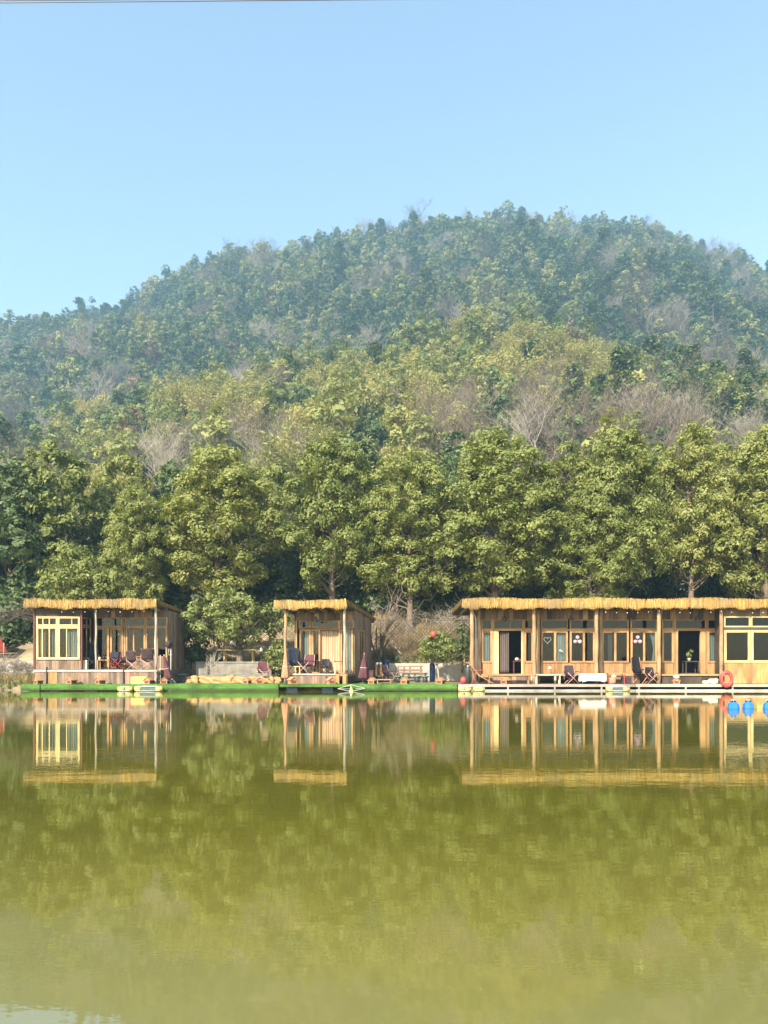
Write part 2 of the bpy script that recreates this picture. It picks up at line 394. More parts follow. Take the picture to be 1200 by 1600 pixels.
# far left and right banks stay under the lake surface only where the lake is
nx, ny = len(xs), len(ys)
tv = np.stack([XX, YY, ZZ], -1).reshape(-1, 3)
tf = [(j*nx+i, j*nx+i+1, (j+1)*nx+i+1, (j+1)*nx+i) for j in range(ny-1) for i in range(nx-1)]
mb = MB(); mb.v = [tuple(p) for p in tv]; mb.f = tf
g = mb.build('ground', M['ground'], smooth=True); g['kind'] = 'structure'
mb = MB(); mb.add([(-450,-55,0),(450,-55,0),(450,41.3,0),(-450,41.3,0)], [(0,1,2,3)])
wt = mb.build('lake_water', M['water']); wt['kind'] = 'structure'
def GZ(x, y): return float(gz(x, y))

# ---------------------------------------------------------------- foliage generators
def leaf_quads(C, N, size, rng, asp=.55):
    """C centres, N normals, size array -> (n,4,3)"""
    n = len(C); N = N/np.maximum(np.linalg.norm(N, axis=1, keepdims=True), 1e-6)
    r = rng.normal(size=(n, 3)); T = np.cross(N, r); T /= np.maximum(np.linalg.norm(T, axis=1, keepdims=True), 1e-6)
    B = np.cross(N, T); s = size[:, None]
    return np.stack([C-T*s, C-B*s*asp, C+T*s, C+B*s*asp], 1)
def sph(rng, n):
    d = rng.normal(size=(n, 3)); return d/np.linalg.norm(d, axis=1, keepdims=True)
def blob_leaves(rng, blobs, sub, per, leaf, subr=.33, flat=.8, outw=1.25, up=.35, rnd=.75):
    """each blob: sub-clusters over its surface, leaves round each cluster"""
    Cs, Ns = [], []
    for (x, y, z, r) in blobs:
        k = max(3, int(sub*(r**1.6)))
        d = sph(rng, k); d[:, 2] = np.abs(d[:, 2])*np.where(rng.random(k) < .78, 1, -1)
        c = np.array([x, y, z]) + d*np.array([r, r, r*flat])*rng.uniform(.62, 1.08, (k, 1))
        cc = np.repeat(c, per, 0); dd = np.repeat(d, per, 0)
        o = sph(rng, k*per)*np.cbrt(rng.random((k*per, 1)))*subr*rng.uniform(.6, 1.3, (k*per, 1)); o[:, 2] *= .8
        Cs.append(cc+o); Ns.append(dd*outw + o/subr*.6 + np.array([0, 0, up]) + rng.normal(size=o.shape)*rnd*.5)
    C = np.concatenate(Cs); N = np.concatenate(Ns)
    return leaf_quads(C, N, leaf*rng.uniform(.7, 1.3, len(C)), rng)
def limb_path(a, b, rng, n=5, sag=.12):
    a, b = np.array(a, float), np.array(b, float); L = np.linalg.norm(b-a); P = []
    for i in range(n+1):
        t = i/n; p = a+(b-a)*t; p[2] += -sag*L*math.sin(math.pi*t)*.4
        p += rng.normal(size=3)*L*.03*math.sin(math.pi*t); P.append(p)
    return P
def make_leafy(name, label, cat, seed, H, Rr, base, nb, br, sub, per, leaf, mat, bark, subr=.33, env=None, trunk_r=.22, flat=.8, group=None, fork=.35):
    rng = np.random.default_rng(seed)
    env = env or [(0,.55),(.15,.85),(.35,1),(.6,.86),(.8,.6),(.93,.33),(1,.12)]
    t = thing(name, label, cat, group=group)
    blobs = []
    tries = 0
    while len(blobs) < nb and tries < nb*40:
        tries += 1
        h = rng.random()**.9; e = np.interp(h, [q[0] for q in env], [q[1] for q in env])*Rr
        a = rng.random()*2*math.pi; q = max(0, e-br*.6)*math.sqrt(rng.uniform(.12, 1))
        lump = 1 + .16*math.sin(2*a+seed) + .10*math.sin(3*a+h*9+seed*2)
        r = br*rng.uniform(.65, 1.25)*(1-.35*h)
        p = (q*lump*math.cos(a), q*lump*math.sin(a), base+(H-base)*h - r*.5*h, r)
        if any((p[0]-o[0])**2+(p[1]-o[1])**2+(p[2]-o[2])**2 < (.62*(r+o[3]))**2 for o in blobs): continue
        blobs.append(p)
    V = blob_leaves(rng, blobs, sub, per, leaf, subr, flat)
    np_quads('crown', V, mat, t)
    mb = MB(); tz = base+(H-base)*.7
    P = [np.array([0,0,-.25]), np.array([.05,0,.1])]
    for i in range(1, 7):
        P.append(np.array([rng.normal()*.06*i, rng.normal()*.06*i, tz*i/6]))
    rad = [trunk_r*1.5, trunk_r*1.15]+[trunk_r*(1-.13*i) for i in range(1, 7)]
    mb.tube(P, rad, 8)
    tk = mb.build('trunk', bark, t, smooth=True)
    mb = MB()
    for (x, y, z, r) in blobs[:min(len(blobs), 60)]:
        zs = max(base*fork+.3, min(z-math.hypot(x, y)*.75, tz*.98)); i = zs/tz*6
        k = int(min(5, i)); a = P[k+1] + (P[min(k+2, 7)]-P[k+1])*(min(1, i-k)); a[2] = zs
        L = limb_path(a, (x, y, z-.1), rng)
        r0 = trunk_r*.36*(1-.5*z/H)
        mb.tube(L, [r0*(1-.8*j/5) for j in range(6)], 5, caps=False)
    mb.build('limbs', bark, t, smooth=True)
    return t
def bare_branches(rng, mb_trunk, mb_tw, H, spread, r0, levels=4, kids=4, lean=0, twist=.35, tropism=.25):
    def grow(p, d, L, r, lv):
        n = 4; P = [p]; q = p.copy(); dd = d.copy()
        for i in range(n):
            dd = dd + rng.normal(size=3)*twist*.35 + np.array([0, 0, tropism*.18]); dd /= np.linalg.norm(dd)
            q = q + dd*L/n; P.append(q.copy())
        rad = [r*(1-.55*i/n) for i in range(n+1)]
        (mb_trunk if lv == 0 else mb_tw).tube(P, rad, 7 if lv == 0 else (5 if lv == 1 else 3), caps=False)
        if lv < levels:
            for k in range(kids + (1 if lv else 2)):
                t = rng.uniform(.35, 1.0) if lv else rng.uniform(.3, 1.0)
                j = min(n-1, int(t*n)); s = P[j] + (P[j+1]-P[j])*(t*n-j)
                a = rng.random()*2*math.pi; side = np.array([math.cos(a), math.sin(a), 0])
                nd = dd*.6 + side*spread*rng.uniform(.6, 1.2) + np.array([0,0,.15]); nd /= np.linalg.norm(nd)
                grow(s, nd, L*rng.uniform(.55, .85), max(r*.5*(1-.3*t), .007 if H < 6 else .011), lv+1)
    grow(np.array([0,0,-.15]), np.array([lean, 0, 1.0])/math.hypot(1, lean), H*.42, r0, 0)
def make_bare(name, label, cat, seed, H, spread=.8, r0=.13, levels=4, kids=4, mat=None, lean=0, group=None, twist=.35, tropism=.25):
    rng = np.random.default_rng(seed); t = thing(name, label, cat, group=group)
    a, b = MB(), MB(); bare_branches(rng, a, b, H, spread, r0, levels, kids, lean, twist, tropism)
    a.build('trunk', mat or M['twig'], t, True); b.build('branches', mat or M['twig'], t)
    return t
def make_plume(name, label, cat, seed, H, Rr, n, leaf, mat, group=None):
    """clump of arching leafy culms (bamboo)"""
    rng = np.random.default_rng(seed); t = thing(name, label, cat, group=group); mb = MB(); C, N = [], []
    for i in range(n):
        a = rng.random()*2*math.pi; b0 = rng.uniform(0, .35)*Rr; h = H*rng.uniform(.7, 1.05); out = Rr*rng.uniform(.3, 1.0)
        P = []
        for j in range(9):
            s = j/8; rr = b0+(out-b0)*s**2.4; P.append(np.array([rr*math.cos(a), rr*math.sin(a), h*(s-.16*s**5)]))
        mb.tube(P, [.05*(1-.85*j/8) for j in range(9)], 3, caps=False)
        for j in range(3, 9):
            k = 34; o = rng.normal(size=(k, 3))*np.array([.5, .5, .45])*(1.15-.5*j/8)
            C.append(P[j]+o); N.append(o*.4+rng.normal(size=(k, 3))*.5+np.array([0, 0, .5]))
    C = np.concatenate(C); N = np.concatenate(N)
    np_quads('crown', leaf_quads(C, N, leaf*rng.uniform(.7, 1.3, len(C)), rng, .4), mat, t)
    mb.build('trunk', M['hillyellow'] if False else M['barkpale'], t)
    return t
def make_pine(name, label, cat, seed, H, Rr, mat, group=None):
    rng = np.random.default_rng(seed); t = thing(name, label, cat, group=group); mb = MB()
    mb.tube([(0,0,-.2),(0,0,H*.5),(0,0,H*.97)], [.16,.1,.03], 6); C, N = [], []
    for i in range(46):
        h = rng.uniform(.3, 1); L = Rr*(1.15-h)*rng.uniform(.7, 1.15); a = rng.random()*6.28
        e = np.array([L*math.cos(a), L*math.sin(a), H*h+L*.25])
        mb.tube([(0,0,H*h), tuple(e)], [.04,.012], 3, caps=False)
        for s in np.linspace(.35, 1, 4):
            k = 16; o = rng.normal(size=(k, 3))*np.array([.3,.3,.16])
            C.append(np.array([0,0,H*h])+(e-np.array([0,0,H*h]))*s+o); N.append(o+rng.normal(size=(k,3))*.4+np.array([0,0,.9]))
    C = np.concatenate(C); N = np.concatenate(N)
    np_quads('crown', leaf_quads(C, N, .22*rng.uniform(.7,1.3,len(C)), rng, .5), mat, t); mb.build('trunk', M['bark'], t)
    return t

# ---------------------------------------------------------------- camphor trees along the shore
CAM_H, CAM_R = 12.0, 3.6
E1 = [(0,.6),(.15,.92),(.35,1),(.6,.95),(.78,.76),(.9,.52),(1,.16)]
E2 = [(0,.65),(.15,.92),(.35,1),(.55,.86),(.75,.76),(.9,.48),(1,.14)]
E3 = [(0,.7),(.2,1),(.45,.96),(.65,.86),(.82,.62),(.93,.42),(1,.14)]
protos = []
FRONT = [  # px, top row, distance, half width px, proto, label
 (345, 690, 43.5, 92, 0, 'broad camphor tree with the widest crown, behind the gap right of the left cabin'),
 (522, 674, 44.5, 70, 1, 'tall camphor tree with a narrow pointed crown behind the middle cabin'),
 (640, 700, 44.0, 72, 2, 'shorter camphor tree behind the bare branches right of the middle cabin'),
 (777, 668, 43.5, 88, 3, 'tall bright camphor tree above the left end of the long cabin'),
 (886, 688, 45.5, 62, 4, 'camphor tree partly behind its right neighbour, above the middle of the long cabin'),
 (968, 660, 44.0, 74, 1, 'tall camphor tree with a straight bare trunk above the long cabin'),
 (1080, 656, 44.5, 66, 0, 'camphor tree with a forked trunk above the right half of the long cabin'),
 (1196, 660, 43.5, 78, 2, 'camphor tree cut off by the right edge of the picture'),
 (212, 752, 43.0, 50, 3, 'low camphor tree standing just behind the left cabin roof'),
 (925, 752, 42.6, 62, 2, 'lower camphor crown hanging close over the thatched roof of the long cabin'),
]
for i, (env, nb, sd) in enumerate([(E1,88,11),(E2,80,23),(E3,84,37),(E1,90,41),(E2,78,59)]):
    protos.append(make_leafy('camphor_tree', 'x', 'tree', sd, CAM_H, CAM_R, 2.8, nb, 1.0, 24, 31, .096, M['camphor'], M['bark'], .36, env, .23, group='camphor trees along the shore'))
used = set()
def place(pi, plist, x, y, z, sxy, sz, rz, label, group):
    if pi not in used and plist is protos or (id(plist), pi) not in used and plist is not protos:
        used.add(pi if plist is protos else (id(plist), pi)); o = plist[pi]
        o.location = (x, y, z); o.rotation_euler = (0, 0, rz); o.scale = (sxy, sxy, sz)
        if label: o['label'] = label
        if group: o['group'] = group
        return o
    return copy_tree(plist[pi], (x, y, z), rz, (sxy, sxy, sz), label, group)
rr = random.Random(5)
for k, (px, ty, D, hw, pi, lab) in enumerate(FRONT):
    x = WX(px, D); z = GZ(x, D); place(pi, protos, x, D, z, hw*D/F/CAM_R*1.2, (WZ(ty, D)-z)/CAM_H, rr.uniform(0, 6.28), lab, 'camphor trees along the shore')
SECOND = [(20,712,47,80,'shaded evergreen tree at the left edge of the picture'),(85,688,48,72,'tall dark evergreen tree near the left edge'),
 (190,706,52,66,'evergreen tree rising behind the left cabin'),(270,716,55,56,'pale evergreen tree between the left cabin trees'),
 (430,722,52,60,'evergreen tree filling the gap left of the middle cabin'),(590,728,52,56,'evergreen tree behind the middle cabin roof'),
 (700,706,53,58,'evergreen tree in the gap left of the long cabin'),(850,722,54,60,'evergreen tree behind the two camphors of the long cabin'),
 (1025,692,53,60,'evergreen tree between the straight and the forked camphor'),(1140,690,54,58,'evergreen tree near the right edge behind the camphors'),
 (-75,700,47,80,'evergreen tree beyond the left edge of the picture'),(-190,716,48,84,'evergreen tree farther out beyond the left edge'),(1290,668,45,80,'evergreen tree beyond the right edge of the picture'),(1400,690,46,80,'evergreen tree farther out beyond the right edge')]
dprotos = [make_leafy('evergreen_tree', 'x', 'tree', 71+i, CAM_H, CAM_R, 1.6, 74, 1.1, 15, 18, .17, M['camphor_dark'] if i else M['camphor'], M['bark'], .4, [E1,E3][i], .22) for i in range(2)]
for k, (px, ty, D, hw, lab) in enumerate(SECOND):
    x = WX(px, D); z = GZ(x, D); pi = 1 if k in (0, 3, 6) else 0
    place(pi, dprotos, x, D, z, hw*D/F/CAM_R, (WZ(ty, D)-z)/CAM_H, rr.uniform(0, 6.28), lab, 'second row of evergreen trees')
# shrub belt in the shade under the trees: one dense mass
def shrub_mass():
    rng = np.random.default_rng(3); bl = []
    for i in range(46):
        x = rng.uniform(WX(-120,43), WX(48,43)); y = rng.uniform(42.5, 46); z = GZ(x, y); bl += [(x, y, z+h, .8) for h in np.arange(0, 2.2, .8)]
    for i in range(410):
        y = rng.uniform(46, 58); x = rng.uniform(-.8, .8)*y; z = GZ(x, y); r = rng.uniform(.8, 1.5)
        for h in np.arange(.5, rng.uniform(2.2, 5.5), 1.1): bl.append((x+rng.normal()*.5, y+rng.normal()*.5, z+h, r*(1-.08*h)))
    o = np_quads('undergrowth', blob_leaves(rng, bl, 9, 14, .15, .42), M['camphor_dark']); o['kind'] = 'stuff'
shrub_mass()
# ---------------------------------------------------------------- hill trees
hp = []
def HP(o, kind): hp.append((o, kind))
for i in range(4):
    HP(make_leafy('broadleaf_tree', 'x', 'tree', 101+i, 8.5, 3.0, 1.0, 11+3*i, 1.4, 9, 15, .20, M['hill'], M['bark'], .42, [E1,E3,E3,E1][i], .16), 'green')
for i in range(3):
    HP(make_leafy('yellow_green_tree', 'x', 'tree', 131+i, 8.5, 3.0, 1.2, 17+2*i, 1.2, 9, 13, .22, M['hillyellow'], M['bark'], .5, [E3,E1,E2][i], .16), 'yellow')
for i in range(2): HP(make_plume('bamboo_clump', 'x', 'bamboo', 151+i, 9, 2.6, 15, .2, M['bamboo']), 'bamboo')
for i in range(3): HP(make_bare('bare_tree', 'x', 'tree', 161+i, 9.5, .75, .16, 4, 4, M['twig'] if i else M['twigpale'], tropism=.5), 'bare')
HP(make_pine('pine_tree', 'x', 'tree', 171, 9.5, 3.2, M['pine']), 'pine')
HP(make_leafy('russet_tree', 'x', 'tree', 181, 8, 2.8, 1.2, 16, 1.1, 9, 12, .2, M['rust'], M['bark'], .5, E3, .15), 'russet')
KI = {}
for i, (o, k) in enumerate(hp): KI.setdefault(k, []).append(i)
rng = np.random.default_rng(2024)
def hill_kind(px, py, Y):
    r = rng.random()
    if Y < 215:
        n = math.sin(px*.021+Y*.05)+math.sin(px*.008-Y*.03+2)
        if Y < 128:
            if 800 < px < 1190 and r < (.46 if Y < 108 else .15): return 'bare'
            if 640 < px < 740 and r < .45: return 'bare'
            if 230 < px < 460 and r < .4: return 'bare'
            if px < 120 and r < .4: return 'bare'
        if 760 < px < 980 and 145 < Y < 195 and r < .95: return 'bamboo'
        if px > 880 and Y < 190: return 'pine' if r < .34 else ('bare' if r < .4 else 'yellow' if r < .68 else 'green')
        if px < 680 and n > .3 and Y < 185: return 'bamboo' if r < .6 else 'yellow'
        return 'yellow' if r < .62 else 'green' if r < .8 else 'bamboo' if r < .88 else 'bare' if r < .94 else 'russet' if r < .97 else 'pine'
    right = px > 900 and py > 420
    if r < (.5 if right else .66): return 'green'
    if r < .76: return 'pine'
    if r < (.92 if right else .84): return 'bare'
    if r < (.95 if right else .87): return 'russet'
    return 'yellow'
pts = []
def scatter(y0, y1, cell):
    out = []
    for yy in np.arange(y0, y1, cell):
        m = .72*yy+14
        for xx in np.arange(-m, m, cell):
            x = xx+rng.uniform(-.45, .45)*cell; y = yy+rng.uniform(-.45, .45)*cell
            out.append((x, y))
    return out
for (x, y) in scatter(64, 205, 4.6)+scatter(207, 540, 6.6):
    z = GZ(x, y); px = 600+F*x/y; py = HY-(z-CZ)*F/y
    if y < 205 and py-60 > 800 : continue
    k = hill_kind(px, py, y); i = int(rng.choice(KI[k])); s = float(np.clip(rng.normal(1.0, .25), .55, 1.6))
    if k == 'bare': s *= 1.12
    s *= 1.15 if y < 205 else 1.62
    pts.append((x, y, z-.2, i, s, rng.uniform(0, 6.28), px, py))
# individually: those that show largest, nearest first, that rise over the shore trees
vis = [p for p in pts if p[1] < 205 and p[7]-F*9*p[4]/p[1] < 715]
vis.sort(key=lambda p: p[1]); percap = 285
ind = vis[:percap]; ids = set(id(p) for p in ind); rest = [p for p in pts if id(p) not in ids]
desc = {'green': 'rounded dark green broadleaf tree', 'yellow': 'bushy yellow green tree', 'bamboo': 'feathery pale bamboo clump',
        'bare': 'leafless grey branched tree', 'pine': 'layered dark green pine tree', 'russet': 'russet brown leaved tree'}
catd = {'green': 'tree', 'yellow': 'tree', 'bamboo': 'bamboo', 'bare': 'tree', 'pine': 'tree', 'russet': 'tree'}
def zone(px): return ('above the left cabin' if px < 280 else 'between left and middle cabins' if px < 430 else 'above the middle cabin' if px < 590 else
                      'right of the middle cabin' if px < 720 else "above the long cabin's left half" if px < 960 else "above the long cabin's right half")
hl = [h[0] for h in hp]; done = set()
for p in ind:
    x, y, z, i, s, rz, px, py = p; k = hp[i][1]
    q_ = ('short ' if s < 1.0 else 'tall ' if s > 1.32 else '')+desc[k]; h_ = 'low' if y < 112 else 'midway' if y < 150 else 'high'
    lab = f"{q_} {h_} on the slope {zone(px)}"; grp = f"{q_}s {h_} on the slope {zone(px)}"
    if i not in done:
        done.add(i); o = hl[i]; o.location = (x, y, z); o.rotation_euler = (0, 0, rz); o.scale = (s, s, s); o['label'] = lab; o['group'] = grp
    else: copy_tree(hl[i], (x, y, z), rz, (s, s, s), lab, grp)
for i, (o, k) in enumerate(hp):     # a kind not met among the nearest gets its place from the next ones
    if i not in done:
        q = next((p for p in rest if p[3] == i and p[1] < 230 and 0 < p[6] < 1200), None) or next(p for p in rest if p[3] == i)
        rest.remove(q); o.location = q[:3]; o.rotation_euler = (0, 0, q[5]); o.scale = (q[4],)*3
        o['label'] = f"{desc[k]} on the upper slope {zone(q[6])}"; o['group'] = f"{desc[k]}s on the upper slope {zone(q[6])}"
# the far wood: one mass of instances
me = bpy.data.meshes.new('hill_forest'); me.vertices.add(len(rest))
me.vertices.foreach_set('co', np.array([p[:3] for p in rest], np.float32).reshape(-1))
for nm, ty, col in (('k', 'INT', 3), ('s', 'FLOAT', 4), ('rz', 'FLOAT', 5)):
    a = me.attributes.new(nm, ty, 'POINT'); a.data.foreach_set('value', np.array([p[col] for p in rest], np.int32 if ty == 'INT' else np.float32))
me.update(); forest = bpy.data.objects.new('hill_forest', me); COL.objects.link(forest); forest['kind'] = 'stuff'
ng = bpy.data.node_groups.new('forest', 'GeometryNodeTree')
ng.interface.new_socket('Geometry', in_out='INPUT', socket_type='NodeSocketGeometry'); ng.interface.new_socket('Geometry', in_out='OUTPUT', socket_type='NodeSocketGeometry')
gi = ng.nodes.new('NodeGroupInput'); go = ng.nodes.new('NodeGroupOutput'); jn = ng.nodes.new('GeometryNodeJoinGeometry')
def named(nm, ty):
    n = ng.nodes.new('GeometryNodeInputNamedAttribute'); n.data_type = ty; n.inputs[0].default_value = nm
    return n.outputs[0]
ak, as_, ar = named('k', 'INT'), named('s', 'FLOAT'), named('rz', 'FLOAT')
cx = ng.nodes.new('ShaderNodeCombineXYZ'); ng.links.new(ar, cx.inputs[2])
for i, (o, k) in enumerate(hp):
    cmp = ng.nodes.new('FunctionNodeCompare'); cmp.data_type = 'INT'; cmp.operation = 'EQUAL'
    ng.links.new(ak, cmp.inputs[2]); cmp.inputs[3].default_value = i
    for ch in o.children:
        if ch.name.startswith('limbs'): continue
        oi = ng.nodes.new('GeometryNodeObjectInfo'); oi.inputs[0].default_value = ch; oi.inputs['As Instance'].default_value = True
        ip = ng.nodes.new('GeometryNodeInstanceOnPoints')
        ng.links.new(gi.outputs[0], ip.inputs['Points']); ng.links.new(cmp.outputs[0], ip.inputs['Selection'])
        ng.links.new(oi.outputs['Geometry'], ip.inputs['Instance']); ng.links.new(cx.outputs[0], ip.inputs['Rotation']); ng.links.new(as_, ip.inputs['Scale'])
        ng.links.new(ip.outputs[0], jn.inputs[0])
ng.links.new(jn.outputs[0], go.inputs[0])
forest.modifiers.new('forest', 'NODES').node_group = ng
print('hill trees', len(pts), 'individual', len(ind))

# ---------------------------------------------------------------- cabin parts
RW = random.Random(99)
def planks(x0, x1, z0, z1, y, w=.14, th=.025, gap=.006, M4=None, mb=None):
    mb = mb or MB(); x = x0
    while x < x1-.01:
        ww = min(w*RW.uniform(.75, 1.3), x1-x)
        if x1-(x+ww) < .04: ww = x1-x
        d = RW.uniform(0, .008)
        mb.box(x, x+ww-gap, y-d, y+th, z0, z1, M4); x += ww
    return mb
def window(parent, x0, x1, z0, z1, y, ver=(), hor=(), fw=.06, dp=.07, mat='frame', M4=None, name='window', glass=True, thin=.035):
    mb = MB(); ya, yb = y-dp/2, y+dp/2
    mb.box(x0, x0+fw, ya, yb, z0, z1, M4); mb.box(x1-fw, x1, ya, yb, z0, z1, M4)
    mb.box(x0+fw, x1-fw, ya+.003, yb-.003, z0, z0+fw, M4); mb.box(x0+fw, x1-fw, ya+.003, yb-.003, z1-fw, z1, M4)
    for v in ver: mb.box(v-thin/2, v+thin/2, ya+.008, yb-.008, z0+fw, z1-fw, M4)
    for h in hor: mb.box(x0+fw, x1-fw, ya+.012, yb-.012, h-thin/2, h+thin/2, M4)
    o = mb.build(name, M[mat], parent, world=True)
    if glass:
        g = MB(); g.add([(x0+fw*.6, y, z0+fw*.6), (x1-fw*.6, y, z0+fw*.6), (x1-fw*.6, y, z1-fw*.6), (x0+fw*.6, y, z1-fw*.6)], [(0,1,2,3)], M4)
        g.build('pane', M['glass'], o, world=True)
    return o
def curtain(label, x0, x1, z0, z1, y, mat='curtain', gather=None, waves=7, M4=None):
    """hanging pleated cloth; gather = x offset of a pull at mid height"""
    mb = MB(); nx_, nz = waves*8, 14; vs, fs = [], []
    for j in range(nz+1):
        t = j/nz; z = z1+(z0-z1)*t
        for i in range(nx_+1):
            u = i/nx_; x = x0+(x1-x0)*u
            if gather is not None:
                k = math.sin(min(1, t/.62)*math.pi/2) if t < .62 else 1-.35*(t-.62)/.38
                x = x + (gather-x)*.72*k
            vs.append((x, y+.035*math.sin(u*waves*2*math.pi+.4*math.sin(t*3))*(1-.3*t)+.01*math.sin(u*40), z))
    for j in range(nz):
        for i in range(nx_): fs.append((j*(nx_+1)+i, j*(nx_+1)+i+1, (j+1)*(nx_+1)+i+1, (j+1)*(nx_+1)+i))
    mb.add(vs, fs, M4); o = mb.build('curtain', M[mat], smooth=True)
    md = o.modifiers.new('thick', 'SOLIDIFY'); md.thickness = .006
    tag(o, label, 'curtain'); return o
def log_post(parent, x, y, z0, z1, r=.085, mat='log', M4=None):
    mb = MB(); n = 9; ph = RW.uniform(0, 9)
    P = [(x+.012*math.sin(ph+i*1.3), y+.01*math.cos(ph+i), z0+(z1-z0)*i/n) for i in range(n+1)]
    mb.tube(P, [r*(1.06-.1*i/n+.04*math.sin(ph*3+i*2.2)) for i in range(n+1)], 12, M=M4)
    return mb.build('post', M[mat], parent, True, world=True)
def thatch(parent, x0, x1, y0, y1, zf, zb, drop, M4=None, seams=(), sides=True, seed=1):
    """sloping slab + straw layer with hanging fringe at the front (and side) edges"""
    rng = np.random.default_rng(seed)
    def ztop(y): return zf+(zb-zf)*(y-y0)/(y1-y0)
    mb = MB(); th = .09                         # board ceiling under the straw
    mb.add([(x0+.05,y0+.06,ztop(y0)-.24),(x1-.05,y0+.06,ztop(y0)-.24),(x1-.05,y1-.05,ztop(y1)-.24),(x0+.05,y1-.05,ztop(y1)-.24),
            (x0+.05,y0+.06,ztop(y0)-.14),(x1-.05,y0+.06,ztop(y0)-.14),(x1-.05,y1-.05,ztop(y1)-.14),(x0+.05,y1-.05,ztop(y1)-.14)],
           [(3,2,1,0),(4,5,6,7),(0,1,5,4),(1,2,6,5),(2,3,7,6),(3,0,4,7)], M4)
    rf = mb.build('roof', M['plank_dark'], parent, world=True)
    mb = MB(); n = max(2, int((y1-y0)/.15))        # rafters ends
    x = x0+.25
    while x < x1-.2:
        mb.add([(x,y0+.1,ztop(y0)-.36),(x+.08,y0+.1,ztop(y0)-.36),(x+.08,y1-.1,ztop(y1)-.36),(x,y1-.1,ztop(y1)-.36),
                (x,y0+.1,ztop(y0)-.243),(x+.08,y0+.1,ztop(y0)-.243),(x+.08,y1-.1,ztop(y1)-.243),(x,y1-.1,ztop(y1)-.243)],
               [(3,2,1,0),(4,5,6,7),(0,1,5,4),(1,2,6,5),(2,3,7,6),(3,0,4,7)], M4); x += .6
    mb.build('rafters', M['log'], rf, world=True)
    # straw pad: rounded front profile swept along x
    mb = MB(); prof = [(y1, ztop(y1)-.137), (y1, ztop(y1)), (y0+.25, ztop(y0+.25)+.02), (y0+.1, zf), (y0+.02, zf-.05), (y0-.02, zf-.16), (y0-.01, zf-drop*.86), (y0+.045, zf-drop*.86), (y0+.05, zf-.14), (y0+.12, zf-.137)]
    xs_ = np.linspace(x0, x1, int((x1-x0)/.12)+2); vs, fs = [], []; m = len(prof)
    for x in xs_:
        q = .02*math.sin(x*5.1)+.015*math.sin(x*13); vs += [(x, yy, zz+(q if 2 <= i <= 7 else 0)) for i, (yy, zz) in enumerate(prof)]
    for i in range(len(xs_)-1):
        for k in range(m): fs.append((i*m+k, i*m+(k+1)%m, (i+1)*m+(k+1)%m, (i+1)*m+k))
    fs.append(tuple(range(m))[::-1]); fs.append(tuple((len(xs_)-1)*m+k for k in range(m)))
    mb.add(vs, fs, M4); th_ = mb.build('thatch', M['strawbase'], parent, world=True)
    Q = []
    def strand(o, d1, L1, L2, w, side):
        """from the top edge outward then down"""
        o = np.array(o); a = o; b = o+d1*L1; c = b+np.array([0,0,-L2])+d1*rng.uniform(-.02,.035)+side*rng.normal()*.035
        s = side*w/2
        Q.append([a-s, a+s, b+s, b-s]); Q.append([b-s, b+s, c+s*.5, c-s*.5])
    SX = np.array([1.,0,0]); SY = np.array([0,1.,0])
    nF = int((x1-x0)*330)
    for i in range(nF):
        x = rng.uniform(x0-.01, x1+.01)
        if any(abs(x-s) < .022 for s in seams) and rng.random() < .9: continue
        lean = .02*math.sin(x*5.1)+.02*math.sin(x*2.1)+rng.normal()*.02
        y_ = y0+rng.uniform(.02, .2); fr = rng.random()
        z_ = zf+.01+rng.uniform(-.04, .045)+.03*math.sin(x*1.3+seed)+.012*math.sin(x*4.7)-(.0 if fr < .5 else rng.uniform(0, drop*.5))
        if fr >= .5: y_ = y0-.0
        L2 = (z_-(zf-drop))*rng.uniform(.75, 1.04)+lean
        strand((x, y_, z_), -SY, (y_-y0)+rng.uniform(.02, .07), max(.05, L2*(1+.12*math.sin(x*2.9)*math.sin(x*.7)+.07*math.sin(x*9.3+seed))), rng.uniform(.012, .03), SX)
    if sides:
        for sx, xe in ((-1, x0), (1, x1)):
            for i in range(int((y1-y0)*200)):
                y = rng.uniform(y0, y1); z_ = ztop(y)+rng.uniform(-.02, .03); d = rng.uniform(.02, .2)
                strand((xe-sx*d, y, z_), SX*sx, d+rng.uniform(.0, .05), drop*rng.uniform(.4, .62)*(1-.35*(y-y0)/(y1-y0)), rng.uniform(.012, .03), SY)
    # loose straw lying on top
    for i in range(int((x1-x0)*60)):
        x = rng.uniform(x0, x1); y = y0+rng.random()**2*(y1-y0); z = ztop(y)+.02; L = rng.uniform(.1, .35); a = rng.normal()*.5
        d = np.array([math.sin(a)*.4, -math.cos(a), rng.uniform(.0,.14)]); s = SX*.01; p = np.array([x, y, z]); Q.append([p-s, p+s, p+d*L+s*.4, p+d*L-s*.4])
    V = np.array(Q)
    if M4 is not None:
        Mm = np.array(M4); V = V@Mm[:3,:3].T+Mm[:3,3]
    Mi = np.array(parent_matrix(parent).inverted()); V = V@Mi[:3,:3].T+Mi[:3,3]
    np_quads('straw_fringe', V, M['straw'], th_)
    return rf
